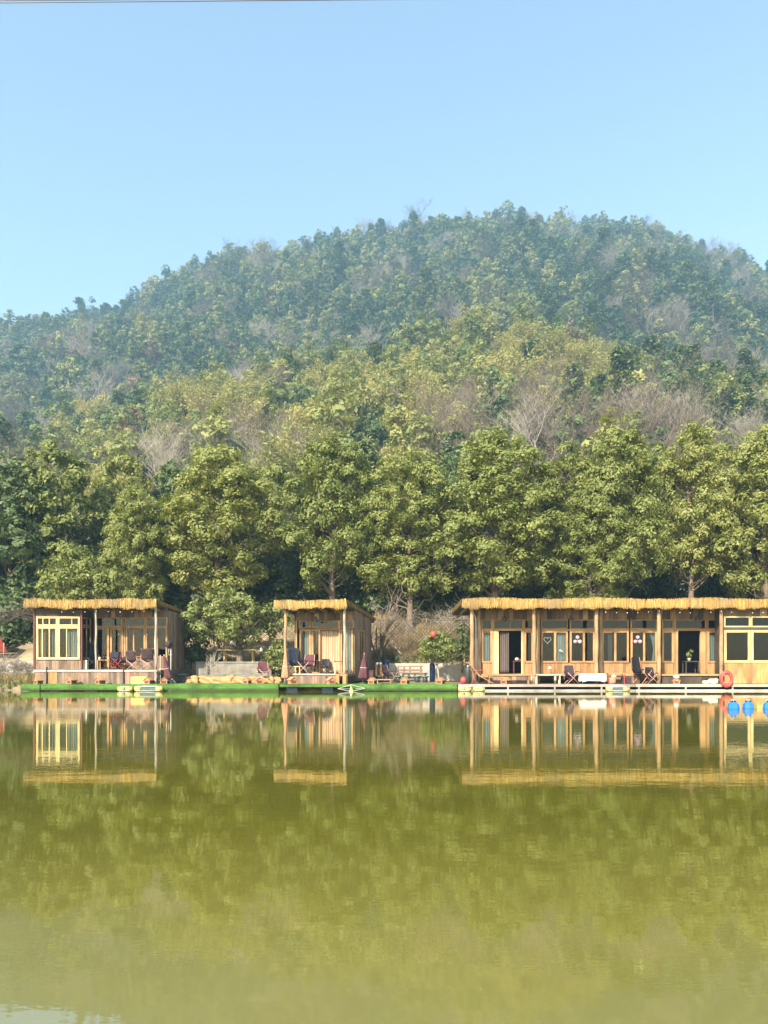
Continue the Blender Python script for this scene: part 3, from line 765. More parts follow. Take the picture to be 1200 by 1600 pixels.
def lights_string(label, pts_, sag=.05, per=.36, r=.019, group=None, skip=0):
    t = thing('string_lights', label, 'string lights', pts_[0], group=group)
    mb = MB(); W = []; P = [Vector(p) for p in pts_]
    for a, b in zip(P[:-1], P[1:]):
        n = max(2, int((b-a).length/per))
        for i in range(n):
            s = i/n; q = a.lerp(b, s); q.z -= sag*4*s*(1-s); W.append(q)
    W.append(P[-1]); mb.tube(W, .006, 4); mb.build('cable', M['cable'], t, world=True)
    rg = random.Random(len(W))
    for i, q in enumerate(W[1:-1]):
        if rg.random() < .12+skip: continue
        m = MB(); m.ball((q.x, q.y, q.z-.03), r*rg.uniform(.85, 1.2), 6); m.build('bulb', M['bulb'], t, True, world=True)
    return t

# ---------------------------------------------------------------- LEFT CABIN
D0, D1 = 35.4, 36.6; XL = WX(55, D0); XM = WX(126.5, D0); XR = WX(262, D1)
FZ = .96
LC = thing('wooden_cabin', 'left wooden cabin with pale yellow window frames and flat thatched roof', 'cabin', (XL, 35.3, .3))
thatch(LC, WX(40, 35.1), WX(245.5, 35.1), 35.0, 39.4, 4.12, 3.93, .36, seams=(WX(98,35), WX(157,35)), seed=4)
P = lambda *a, **k: planks(*a, **k)
P(XL, XM, FZ, WZ(1030.5, D0), D0, .13).build('front_wall', M['plank_grey'], LC, world=True)
P(XL, XM, WZ(963.5, D0), 3.84, D0, .16).build('gable_boards', M['plank_dark'], LC, world=True)
zt0, zt1, zb = WZ(978.5, D0), WZ(963.5, D0), WZ(1030.5, D0)
a, b, c = WX(57.5, D0), WX(91, D0), WX(125.5, D0); y_ = D0-.04
window(LC, a, b, zt0, zt1, y_, ver=(WX(68,D0), WX(78,D0)), mat='frame_pale', fw=.08, thin=.045)
window(LC, b+.002, c, zt0, zt1, y_, ver=(WX(113,D0),), mat='frame_pale', fw=.08, thin=.04)
window(LC, a, b, zb, zt0-.004, y_, ver=(WX(67,D0), WX(78,D0)), mat='frame_pale', fw=.1, thin=.05)
window(LC, b+.002, c, zb, zt0-.004, y_, ver=(WX(105,D0),), mat='frame_pale', fw=.1, thin=.04)
mb = MB(); mb.box(XL-.07, XL, D0-.05, D0+.05, FZ, 3.84); mb.box(XM, XM+.07, D0-.05, D0+.05, FZ, 3.84); mb.build('corner_boards', M['brick'], LC, world=True)
curtain('pinkish curtain behind the left half of the pale yellow window', WX(60,D0), WX(70,D0), WZ(1029,D0), WZ(983,D0), D0+.15, 'curtain_tan', None, 3)
curtain('thin white curtain behind the right half of the pale yellow window', WX(104,D0), WX(122,D0), WZ(1029,D0), WZ(983,D0), D0+.16, 'curtain', None, 5)
curtain('grey curtain behind the middle bars of the pale yellow window', WX(79,D0), WX(87,D0), WZ(1029,D0), WZ(983,D0), D0+.16, 'curtain', None, 3)
# side wall of the front room (faces right)
Rz = Matrix.Translation((XM, 0, 0)) @ Matrix.Rotation(R_(90), 4, 'Z')    # local x -> +Y, local y -> -X
window(LC, D0+.1, D1-.05, WZ(1029, 36), 2.95, 0, ver=(D0+.65,), M4=Rz, mat='frame')
window(LC, D0+.1, D1-.05, 2.98, 3.38, 0, ver=(D0+.65,), M4=Rz, mat='frame')
P(D0+.05, D1, FZ, WZ(1029, 36), -.02, .13, M4=Rz).build('side_wall', M['plank_dark'], LC, world=True)
P(D0+.05, D1, 3.38, 3.84, -.02, .13, M4=Rz).build('side_boards', M['plank_dark'], LC, world=True)
P(D0, 39.3, FZ, 3.8, 0, .15, M4=Matrix.Translation((XL, 0, 0)) @ Matrix.Rotation(R_(90), 4, 'Z')).build('left_wall', M['plank_grey'], LC, world=True)
# recessed main wall
P(XM+.05, XR, 3.43, 3.86, D1, .17).build('upper_boards', M['plank_mixed'], LC, world=True)
for (p0, p1, v) in ((147,192,()), (193,227,()), (227.5,261.5,(246,))):
    window(LC, WX(p0,D1), WX(p1,D1), 2.98, 3.43, D1, ver=[WX(q,D1) for q in v], fw=.05)
for (p0, p1) in ((147,170.5), (171.5,190)):
    window(LC, WX(p0,D1), WX(p1,D1), FZ, 2.92, D1+(.0 if p0 < 160 else .06), fw=.09, name='door', hor=(1.5,))
mb = MB(); mb.box(WX(190.5,D1), WX(193,D1), D1-.06, D1+.06, FZ, 2.975); mb.box(WX(194,D1), WX(196.5,D1), D1-.06, D1+.06, FZ, 2.975)
mb.box(WX(147,D1), WX(190,D1), D1-.045, D1+.05, 2.925, 2.975); mb.build('door_posts', M['log'], LC, world=True)
for (p0, p1, v) in ((197,227,(209,)), (227.5,261.5,(246,))):
    window(LC, WX(p0,D1), WX(p1,D1), 1.5, 2.975, D1, ver=[WX(q,D1) for q in v], fw=.07, thin=.06)
P(WX(197,D1), XR, FZ, 1.5, D1, .14).build('sill_wall', M['plank_grey'], LC, world=True)
RzR = Matrix.Translation((XR, 0, 0)) @ Matrix.Rotation(R_(90), 4, 'Z')
P(D1+.03, 39.8, FZ, 3.75, 0, .19, M4=RzR).build('right_wall', M['plank_grey'], LC, world=True)
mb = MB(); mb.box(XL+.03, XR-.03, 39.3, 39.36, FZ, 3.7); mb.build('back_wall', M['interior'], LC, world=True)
mb = MB(); mb.box(XL-.05, XR+.05, 35.28, 39.6, FZ-.09, FZ-.002)
mb.build('floor', M['plank_grey'], LC, world=True)
for px, m_, r in ((150, 'log_grey', .045), (243.5, 'log_grey', .06)): log_post(LC, WX(px, 35.3), 35.3, FZ, 3.9, r, m_)
log_post(LC, WX(243.5, 35.22), 35.22, .3, FZ, .06, 'log_grey')
# skirt
Dk = 35.22
mb = MB(); planks(WX(55,Dk), WX(72,Dk), .3, FZ-.1, Dk, .12, mb=mb); planks(WX(89,Dk), WX(192,Dk), .3, FZ-.1, Dk, .12, mb=mb); planks(WX(208,Dk), WX(245,Dk), .3, FZ-.1, Dk, .12, mb=mb)
mb.build('skirting', M['plank_grey'], LC, world=True)
mb = MB(); planks(WX(75,Dk), WX(89,Dk), .3, FZ-.1, Dk-.005, .1, mb=mb); mb.build('yellow_boards', M['plank_gold'], LC, world=True)
mb = MB(); planks(WX(195,Dk), WX(208,Dk), .3, FZ-.1, Dk-.005, .11, mb=mb); mb.build('red_boards', M['plank_red'], LC, world=True)
mb = MB(); mb.box(WX(54,Dk), WX(246,Dk), Dk-.05, Dk+.05, FZ-.098, FZ-.03); mb.build('skirt_rail', M['deck_pale'], LC, world=True)
mb = MB()
for px in (73.5, 193.5): mb.box(WX(px-1,Dk), WX(px+1,Dk), Dk-.06, Dk, .28, FZ+.12)
mb.build('mooring_posts', M['black'], LC, world=True)
# hand rail and steps at its right end
HR = thing('porch_steps', 'pale metal step rail at the right end of the left cabin porch', 'steps', (WX(254,35.6), 35.4, .3))
mb = MB()
for px in (247, 250.5, 257): mb.tube([(WX(px,35.4),35.4,.3),(WX(px,35.4),35.4,.98+(.65 if px == 250.5 else .65 if px > 255 else 0))], .022, 8)
mb.tube([(WX(247,35.4),35.4,.97),(WX(257,35.4),35.4,.97)], .02, 8); mb.build('rail', M['deck_pale'], HR, world=True)
mb = MB(); mb.box(WX(248,35.8), WX(258,35.8), 35.5, 35.9, .3, .5); mb.box(WX(248,35.8), WX(258,35.8), 35.9, 36.25, .3, .72); mb.build('step', M['plank_dark'], HR, world=True)

# ---------------------------------------------------------------- MIDDLE CABIN (turned a little)
YAW = -13; mo = Vector((WX(446, 35.6), 35.6, 0))
MM = Matrix.Translation(mo) @ Matrix.Rotation(R_(YAW), 4, 'Z')
MC = thing('wooden_cabin', 'small middle wooden cabin with a steep thatched roof and tan curtain', 'cabin', (mo.x, mo.y, .3), R_(YAW))
FM = .75
thatch(MC, -.42, 3.02, -.3, 5.2, 4.1, 3.55, .36, M4=MM, seams=(1.12,), seed=9)
for x in (0, 2.85): log_post(MC, x, 0, FM-.05, 3.86, .06, 'log_grey' if x else 'log', M4=MM)
WY = 1.3
P(.05, 2.95, 3.27, 3.78, WY, .2, M4=MM).build('upper_boards', M['plank_mixed'], MC, world=True)
window(MC, .2, .8, 2.9, 3.26, WY, M4=MM, fw=.05); window(MC, .85, 2.2, 2.9, 3.26, WY, ver=(1.5,), M4=MM, fw=.05); window(MC, 2.25, 2.93, 2.9, 3.26, WY, M4=MM, fw=.05)
window(MC, .25, .8, FM, 2.86, WY, M4=MM, fw=.09); window(MC, .86, 1.28, FM, 2.86, WY, M4=MM, fw=.08, name='door', hor=(1.35,))
window(MC, 2.28, 2.9, FM, 2.86, WY, ver=(2.6,), M4=MM, fw=.08)
mb = MB()
for x in (.05, 2.2): mb.box(x, x+.07, WY-.06, WY+.06, FM, 3.27, MM)
mb.box(1.3, 2.2, WY-.05, WY+.05, 2.82, 2.885, MM); mb.box(.81, .85, WY-.05, WY+.05, FM, 2.88, MM); mb.build('door_posts', M['frame'], MC, world=True)
sideR = MM @ Matrix.Translation((2.97, 0, 0)) @ Matrix.Rotation(R_(90), 4, 'Z')
mb = MB(); planks(WY-.05, 2.0, FM, 3.75, 0, .17, M4=sideR, mb=mb); planks(2.0, 3.0, FM, 1.35, 0, .17, M4=sideR, mb=mb); planks(2.0, 3.0, 2.85, 3.7, 0, .17, M4=sideR, mb=mb); planks(3.0, 4.6, FM, 3.55, 0, .17, M4=sideR, mb=mb)
mb.build('right_wall', M['plank_grey'], MC, world=True)
window(MC, 2.0, 3.0, 1.35, 2.85, 0, ver=(2.5,), M4=sideR, fw=.07)
mb = MB(); planks(WY-.05, 4.6, FM, 3.6, 0, .17, M4=MM @ Matrix.Translation((.02, 0, 0)) @ Matrix.Rotation(R_(90), 4, 'Z'), mb=mb); mb.build('left_wall', M['plank_grey'], MC, world=True)
mb = MB(); mb.box(.07, 2.93, 4.5, 4.55, FM, 3.5, MM); mb.build('back_wall', M['plank_lit'], MC, world=True)
mb = MB(); mb.box(-.05, 3.0, -.06, 4.7, FM-.09, FM, MM); mb.build('floor', M['plank_grey'], MC, world=True)
mb = planks(-.05, 2.55, .3, FM-.092, -.05, .12, M4=MM); mb.build('skirting', M['plank_grey'], MC, world=True)
mb = MB(); mb.box(2.45, 2.62, -.09, -.052, .3, FM+.01, MM); mb.box(2.78, 2.95, -.09, -.052, .3, FM+.01, MM); mb.build('yellow_boards', M['plank_gold'], MC, world=True)
mb = MB(); mb.box(-.05, 3.02, -.11, -.061, FM-.04, FM+.015, MM) if False else mb.box(-.05, 2.44, -.11, -.061, FM-.04, FM+.015, MM); mb.build('skirt_rail', M['deck_pale'], MC, world=True)
mb = planks(-.05, 1.2, .3, FM-.092, -.0, .14, M4=MM @ Matrix.Translation((3.0, 0, 0)) @ Matrix.Rotation(R_(90), 4, 'Z')); mb.build('side_skirting', M['plank_dark'], MC, world=True)
lm = thing('hanging_lamp', 'dark cone lamp hanging over the middle cabin porch', 'lamp', tuple(MM @ Vector((1.25, .7, 3.3))))
m = MB(); m.lathe([(.15,-.1),(.05,.08),(.02,.14)], 12); m.build('lamp_shade', M['charcoal'], lm, True)
m = MB(); m.tube([(0,0,.1),(0,0,.48)], .008, 5); m.build('cord', M['cable'], lm)
curtain('tan curtain pulled to the left in the middle cabin doorway', 1.2, 2.18, FM+.03, 2.84, WY+.14, 'curtain_tan', None, 9, M4=MM)
curtain('beige curtain behind the left window of the middle cabin', .32, .75, FM+.05, 2.8, WY+.12, 'curtain', None, 4, M4=MM)
curtain('beige curtain behind the right window of the middle cabin', 2.32, 2.85, FM+.05, 2.8, WY+.12, 'curtain', None, 4, M4=MM)

# ---------------------------------------------------------------- RIGHT CABIN
RC = thing('wooden_cabin', 'long wooden cabin on the right with log posts and a row of windows', 'cabin', (WX(735, 35.3), 35.3, .3))
DW = 36.3; XE = WX(1330, 35.3); FR = .74
thatch(RC, WX(722.5, 35.0), WX(1340, 35.0), 34.95, 40.2, 4.16, 3.95, .42, seams=[WX(q, 34.95) for q in (809, 878, 944, 1009, 1078, 1138, 1174)], seed=14)
for px in (737.5, 834.5, 932, 1029.5, 1127, 1225): log_post(RC, WX(px, 35.3), 35.3, .3, 3.82, .088, 'log')
for px in (749, 841, 939): log_post(RC, WX(px, 36.1), 36.1, .3, 3.82, .08, 'log')
X = lambda px: WX(px, DW); Z = lambda py: WZ(py, DW)
P(X(752), X(1129), Z(968), 3.82, DW, .19).build('upper_boards', M['plank_mixed'], RC, world=True)
mb = MB()
zT0, zT1, zW0, zW1 = Z(983), Z(968), Z(1035.5), Z(985)
# transoms
for p0, p1, v in ((752,769,()),(770.5,817.5,(797,)),(819,833,()),(845,887,()),(890,929,()),(940,982,()),(985,1026,()),(1034,1052,()),(1054,1103,()),(1105,1123,())):
    window(RC, X(p0), X(p1), zT0, zT1, DW, ver=[X(q) for q in v], fw=.05, thin=.02)
# windows
for p0, p1, v in ((752,769,()),(819,833,()),(845,887,(867,)),(890,929,(912,)),(940,982,(961,)),(985,1026,(1006,)),(1034,1052,()),(1105,1123,())):
    window(RC, X(p0), X(p1), zW0, zW1-.02, DW-.02, ver=[X(q) for q in v], fw=.085, thin=.10)
mb = MB()
for q in (769.8, 818, 1053, 1104): mb.box(X(q)-.03, X(q)+.03, DW-.07, DW+.05, FR, Z(968))
mb.box(X(752), X(769)+.01, DW-.05, DW+.05, zW1-.018, zT0-.002)
for p0, p1 in ((771,817),(819.3,833),(845,929),(940,1026),(1034,1052),(1054.2,1103),(1105.2,1123)): mb.box(X(p0), X(p1), DW-.05, DW+.05, zW1-.018, zT0-.002)
mb.build('lintel', M['frame'], RC, world=True)
# doors, open
mb = MB(); mb.box(X(771), X(779), DW-.04, DW+.02, FR, zW1-.02); mb.box(X(814.5), X(816.5), DW-.04, DW+.02, FR, zW1-.02); mb.build('door', M['frame_pale'], RC, world=True)
mb = MB(); mb.box(X(1055), X(1059), DW-.04, DW+.02, FR, zW1-.02); mb.box(X(1094), X(1102), DW-.04, DW+.02, FR, zW1-.02); mb.build('door', M['frame'], RC, world=True)
mb = MB()
for p0, p1 in ((753,769),(819.5,833),(845,929),(940,1026),(1034,1052),(1105.5,1123)): planks(X(p0), X(p1), FR, zW0-.003, DW, .17, mb=mb)
mb.build('sill_wall', M['plank_lit'], RC, world=True)
# projecting room at the right
DP = 35.42; XP = lambda px: WX(px, DP); ZP = lambda py: WZ(py, DP)
for p0, p1 in ((1131,1172),(1173,1222),(1223,1275)):
    window(RC, XP(p0), XP(p1), ZP(980), ZP(963), DP, fw=.06, mat='frame_pale')
    window(RC, XP(p0), XP(p1), ZP(1035.5), ZP(984.5), DP, fw=.11, mat='frame_pale')
mb = MB(); mb.box(XP(1131), XP(1275), DP-.03, DP+.03, ZP(984.2), ZP(980.3)); mb.build('dark_rail', M['plank_dark'], RC, world=True)
P(XP(1131), XP(1275), .31, ZP(1036), DP, .2).build('front_wall', M['plank_gold'], RC, world=True)
P(XP(1131), XP(1275), ZP(962.8), 3.8, DP, .3).build('gable_boards', M['plank_mixed'], RC, world=True)
mb = MB(); mb.box(XP(1131)-.05, XP(1131)-.002, DP-.04, DW+.02, .31, 3.8); mb.build('side_wall', M['plank_dark'], RC, world=True)
P(DW, 40, FR, 3.8, 0, .2, M4=Matrix.Translation((X(752), 0, 0)) @ Matrix.Rotation(R_(90), 4, 'Z')).build('left_wall', M['plank_grey'], RC, world=True)
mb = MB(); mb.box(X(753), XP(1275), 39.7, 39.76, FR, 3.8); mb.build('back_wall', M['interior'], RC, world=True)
mb = MB(); mb.box(X(752)-.0, XP(1128), DW-.75, 39.95, FR-.08, FR-.002); mb.build('floor', M['plank_grey'], RC, world=True)
mb = MB(); mb.box(XP(1131)+.01, XP(1275), DP+.05, 39.6, FR-.12, FR-.082); mb.build('room_floor', M['plank_dark'], RC, world=True)
# ledge front under the porch, bay by bay
DL = DW-.72; XLg = lambda px: WX(px, DL)
mb = MB(); mb.box(XLg(752), XLg(1126), DL-.05, DL-.002, FR-.075, FR+.005); mb.build('ledge_board', M['frame'], RC, world=True)
mb = planks(XLg(757), XLg(828), .31, FR-.08, DL, .2); planks(XLg(938), XLg(1000), .31, FR-.08, DL+.02, .25, mb=mb); mb.build('ledge_panel', M['plank_grey'], RC, world=True)
mb = planks(XLg(1035), XLg(1122), .31, FR-.08, DL+.02, .35); mb.build('dark_panel', M['plank_dark'], RC, world=True)
mb = MB(); mb.box(XLg(866), XLg(869), DL-.02, DL+.05, .31, FR-.08); mb.box(XLg(829), XLg(832), DL-.03, DL+.05, .31, FR-.08); mb.build('ledge_leg', M['deck_pale'], RC, world=True)
m = MB(); m.tube([(WX(743.5,35.7),35.7,.35),(WX(743.5,35.7),35.7,3.3),(WX(741,35.6),35.6,3.5),(WX(738,35.5),35.5,3.55)], .03, 8); m.build('drain_pipe', M['white'], RC, True, world=True)
for i, (a, b, g_, mt, lab) in enumerate([(753.5,768,None,'curtain','pale curtain in the leftmost window of the long cabin'),(781,796,None,'curtain_dark','dark curtain hanging inside the left doorway of the long cabin'),
    (869,886,None,'curtain','grey curtain with a white marked panel in the long cabin'),(951,958,None,'curtain_dark','dark curtain strip behind the window with pink balloons beside it'),
    (1015,1025,X(1025),'curtain','pale curtain drawn to the right beside the pink balloons'),(1095,1102,None,'curtain_tan','mauve curtain edge in the right doorway of the long cabin'),
    (1106,1121,None,'curtain','grey curtain in the narrow window right of the right doorway')]):
    curtain(lab, X(a), X(b), FR+.05 if a in (781,1095) else Z(1034), Z(987), DW+.13, mt, g_, 3 if b-a < 12 else 5)
# things seen in the windows
def balloons(px, py, mats, label):
    t = thing('balloon_cluster', label, 'balloons', (X(px), DW-.05, Z(py)))
    for (dx, dz), mt in zip(((0, .15), (-.11, -.05), (.11, -.05)), mats):
        m = MB(); m.ball((dx, 0, dz), .098, 10, .96); m.build('balloon', M[mt], t, True)
    m = MB(); m.tube([(0,.0,.05),(0,.0,-.02)], .01, 5); m.build('knot', M['white'], t)
balloons(902, 1001, ('pink','pink','balloonwhite'), 'cluster of two pink balloons and a white one in a window')
balloons(996, 1001, ('pink','pink','pink'), 'cluster of three pink balloons in a window')
m = MB(); hp_ = []
for i in range(25):
    a = 2*math.pi*i/24; hp_.append((X(855)+.0105*16*math.sin(a)**3, DW-.06, Z(1000)+.0105*(13*math.cos(a)-5*math.cos(2*a)-2*math.cos(3*a)-math.cos(4*a))))
m.tube(hp_, .007, 5, caps=False); tag(m.build('heart_ornament', M['balloonwhite']), 'white heart shaped ornament in a window of the long cabin', 'ornament')
m = MB(); m.ball((X(876), DW-.075, Z(1017)), .045, 8, .8); m.ball((X(874.5), DW-.075, Z(1016.5)), .04, 8, .8); m.ball((X(878), DW-.075, Z(1018)), .035, 8, .7); tag(m.build('cloud_ornament', M['white'], smooth=True), 'small white cloud shaped ornament in a window', 'ornament')
m = MB(); m.box(X(859)-.06, X(859)+.06, DW-.03, DW-.012, Z(1045), Z(1041.5)); tag(m.build('notice_card', M['white']), 'small white card on the boards below the heart window', 'card')
# interior furniture
def small_table(name, label, x, y, z, w_, d_, h_, mt='plank_lit', top='plank_lit'):
    t = thing(name, label, 'table', (x, y, z))
    m = MB(); m.box(-w_/2, w_/2, -d_/2, d_/2, h_-.04, h_); m.build('tabletop', M[top], t)
    for sx in (-1, 1):
        for sy in (-1, 1):
            m = MB(); q = .05; m.box(sx*(w_/2-q)-.02, sx*(w_/2-q)+.02, sy*(d_/2-q)-.02, sy*(d_/2-q)+.02, 0, h_-.04); m.build('leg', M[mt], t)
    return t
small_table('shelf_table', 'dark tea table with pots just inside the left doorway', WX(809,37.2), 37.2, FR, .55, .5, .62, 'brick', 'brick')
m = MB(); m.lathe([(.05,0),(.1,.05),(.09,.12),(.03,.15)], 12); o = tag(m.build('teapot', M['white'], smooth=True), 'white teapot on the dark table inside the left doorway', 'teapot'); o.location = (WX(807,37.2), 37.1, FR+.62)
m = MB(); m.lathe([(.03,0),(.05,.04),(.045,.07)], 12); o = tag(m.build('cup', M['red'], smooth=True), 'red cup on the dark table inside the left doorway', 'cup'); o.location = (WX(812,37.2), 37.05, FR+.62)
small_table('tree_stump_table', 'dark table inside the right doorway under a potted plant', WX(1079,37.3), 37.3, FR, .7, .5, .6, 'plank_dark', 'plank_dark')
pt = thing('potted_plant', 'green plant in a white pot inside the right doorway', 'potted plant', (WX(1076,37.2), 37.15, FR+.6))
m = MB(); m.lathe([(.07,0),(.10,.14),(.105,.15),(.085,.15)], 14); m.build('pot', M['white'], pt, True)
rg = np.random.default_rng(5); np_quads('leaves', blob_leaves(rg, [(0,0,.35,.2),(.08,0,.45,.13)], 60, 10, .05, .1), M['garden'], pt)

# ---------------------------------------------------------------- rafts and decks
def turf_raft(label, p0, p1, front, back, z=.3, face=.02, gap=False, seed=0):
    t = thing('turf_raft', label, 'raft', (WX((p0+p1)/2, front), (front+back)/2, 0))
    x0, x1 = WX(p0, front), WX(p1, front); mb = MB()
    rng = random.Random(seed); n = int((x1-x0)/.25)+2; vs, fs = [], []
    zf = face if not gap else z-.11
    for i in range(n):
        x = x0+(x1-x0)*i/(n-1); q = .012*math.sin(x*3+seed)+rng.uniform(-.006, .006)
        vs += [(x, back, z+q*.5), (x, front+.05, z+q), (x, front, z-.04+q), (x, front-.005, (z+zf)/2), (x, front+.01*rng.random(), zf)]
    for i in range(n-1):
        for k in range(4): fs.append((i*5+k, i*5+k+1, (i+1)*5+k+1, (i+1)*5+k))
    mb.add(vs, fs); o = mb.build('turf', M['turf'], t, world=True)
    md = o.modifiers.new('thick', 'SOLIDIFY'); md.thickness = .02; md.offset = -1
    rg = np.random.default_rng(seed+50); N = int((x1-x0)*170)          # frayed tufts along the edge
    Cx = np.stack([rg.uniform(x0, x1, N), front+rg.uniform(-.01, .35, N)**1.0, np.full(N, z+.012)], 1)
    k = N//2; Cx[:k, 1] = front-.01; Cx[:k, 2] = rg.uniform(zf, z, k)
    V = leaf_quads(Cx, rg.normal(size=(N, 3))*.6+np.array([0,-1,.2]), rg.uniform(.012, .03, N), rg, .5)
    Mi = np.array(parent_matrix(t).inverted()); V = V@Mi[:3,:3].T+Mi[:3,3]; np_quads('tufts', V, M['turf'], o)
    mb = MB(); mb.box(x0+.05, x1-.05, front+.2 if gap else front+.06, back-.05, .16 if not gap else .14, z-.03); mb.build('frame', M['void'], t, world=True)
    x = x0+.3; k = 0
    while x < x1-.5:
        mb = MB(); mb.box(x, x+.5, front+.25, back-.1, -.15, .13); mb.build('float', M['navyplastic'], t, world=True); x += 1.6; k += 1
    return t
turf_raft('short green turf raft at the far left end', 32, 62, 34.35, 35.3, .3, .01, seed=1)
turf_raft('green turf raft along the front of the left cabin', 63.5, 245, 34.3, 35.25, .3, .04, seed=2)
turf_raft('green turf raft between the left and middle cabins', 245.6, 435, 34.3, 35.7, .31, .0, seed=3)
turf_raft('thin turf raft with a dark gap below the middle cabin', 436, 548, 34.4, 34.98, .29, gap=True, seed=4)
turf_raft('green turf raft between the middle and the long cabin', 548.8, 714, 34.3, 35.7, .30, .02, seed=5)
# platform boards under cabins
mb = MB(); mb.box(WX(50,35.3), WX(262,35.3), 35.27, 39.8, .2, .297); o = mb.build('cabin_platform', M['plank_dark']); tag(o, 'dark plank platform carrying the left cabin', 'platform')
mb = MB(); mb.box(WX(437,35.3), WX(590,35.3), 35.0, 40.1, .19, .295); o = mb.build('cabin_platform', M['plank_dark']); tag(o, 'dark plank platform carrying the middle cabin', 'platform')
def deck(label, p0, p1, mt, front=34.45):
    t = thing('floating_deck', label, 'deck', (WX((p0+p1)/2, front), 36, 0)); x0, x1 = WX(p0, front), WX(p1, front)
    mb = MB(); x = x0
    while x < x1: mb.box(x, min(x+.145, x1), front+.06, 40.3, .262, .302); x += .15
    mb.build('boards', M['plank_grey'], t, world=True)
    mb = MB(); mb.box(x0, x1, front, front+.055, .19, .305); mb.build('edge_beam', M[mt], t, world=True)
    mb = MB(); mb.box(x0, x1, front+.01, front+.06, .0, .07); mb.build('lower_beam', M['deck_grey' if mt == 'deck_grey' else 'deck_pale'], t, world=True)
    x = x0+.1
    while x < x1:
        mb = MB(); mb.box(x, x+.07, front+.008, front+.055, .071, .189); mb.build('strut', M['deck_grey'], t, world=True); x += 2.1
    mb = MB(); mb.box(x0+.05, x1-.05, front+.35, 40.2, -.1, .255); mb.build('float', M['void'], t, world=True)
deck('grey plank deck under the left part of the long cabin', 716, 993, 'deck_grey')
deck('pale edged deck under the right part of the long cabin', 994, 1345, 'deck_pale')

# ---------------------------------------------------------------- shore walls
def wall_thing(name, label, px0, px1, D, z0, z1, th, mt, cap=None, cat='wall'):
    t = thing(name, label, cat, (WX((px0+px1)/2, D), D, z0)); x0, x1 = WX(px0, D), WX(px1, D)
    mb = MB(); n = int((x1-x0)/.4)+1
    for i in range(n):
        a = x0+(x1-x0)*i/n; b = x0+(x1-x0)*(i+1)/n
        mb.box(a, b, D-.005*(i % 2), D+th, z0, z1)
    mb.build('wall_face', M[mt], t, world=True)
    if cap:
        mb = MB(); mb.box(x0-.03, x1+.03, D-.04, D+th+.02, z1+.002, z1+.07); mb.build('coping', M[cap], t, world=True)
    return t
wall_thing('retaining_wall', 'low grey stone retaining wall under the picnic benches', 306, 424, 38.5, .3, 1.24, .3, 'concrete_dark', 'concrete_dark')
wall_thing('retaining_wall', 'pale concrete retaining wall behind the blue drum', 605, 735, 39.5, .3, 1.22, .3, 'concrete', None)
wall_thing('retaining_wall', 'white plastered wall at the left edge of the picture', -80, 54, 39.0, .3, 1.35, .25, 'concrete', None)
for p0, p1, D, lab in ((300, 432, 38.8, 1.22), (592, 745, 39.8, 1.2), (-80, 50, 39.25, 1.1)):
    mb = MB(); mb.box(WX(p0, D), WX(p1, D), D, 41.6, .25, lab); o = mb.build('terrace', M['soil']); o['kind'] = 'structure'
wall_thing('stone_step', 'grey stone step at the foot of the low retaining wall', 312, 436, 37.7, .3, .66, .75, 'concrete_dark', None, 'step')
m = MB()
for i, (px, w_, h_) in enumerate([(303,.28,.19),(322,.44,.17),(347,.52,.18),(371,.46,.16),(391,.34,.17),(402,.26,.15),(418,.34,.18),(431,.26,.17)]):
    r = MB(); r.rock((0,0,0), w_, .34, h_, seed=i, n=12, pw=.34); o = r.build('boulder', M['sandstone']); o.location = (WX(px,36.3), 36.3+.06*(i%2), .28+h_*.85); o.rotation_euler = (.1*(i%3-1), .05*(i%2*2-1), .12*(i%3-1))
    tag(o, ['tan boulder with the left most end of the rock row', 'small tan rock beside the sapling trunk', 'long tan rock below the sapling', 'long flat tan rock in the middle of the row', 'tan rock just left of the wooden boxes', 'small tan rock between the wooden boxes',
            'tan rock behind the maroon chair', 'tan rock next to the folded pink umbrella'][i], 'rock', 'tan rocks along the raft')

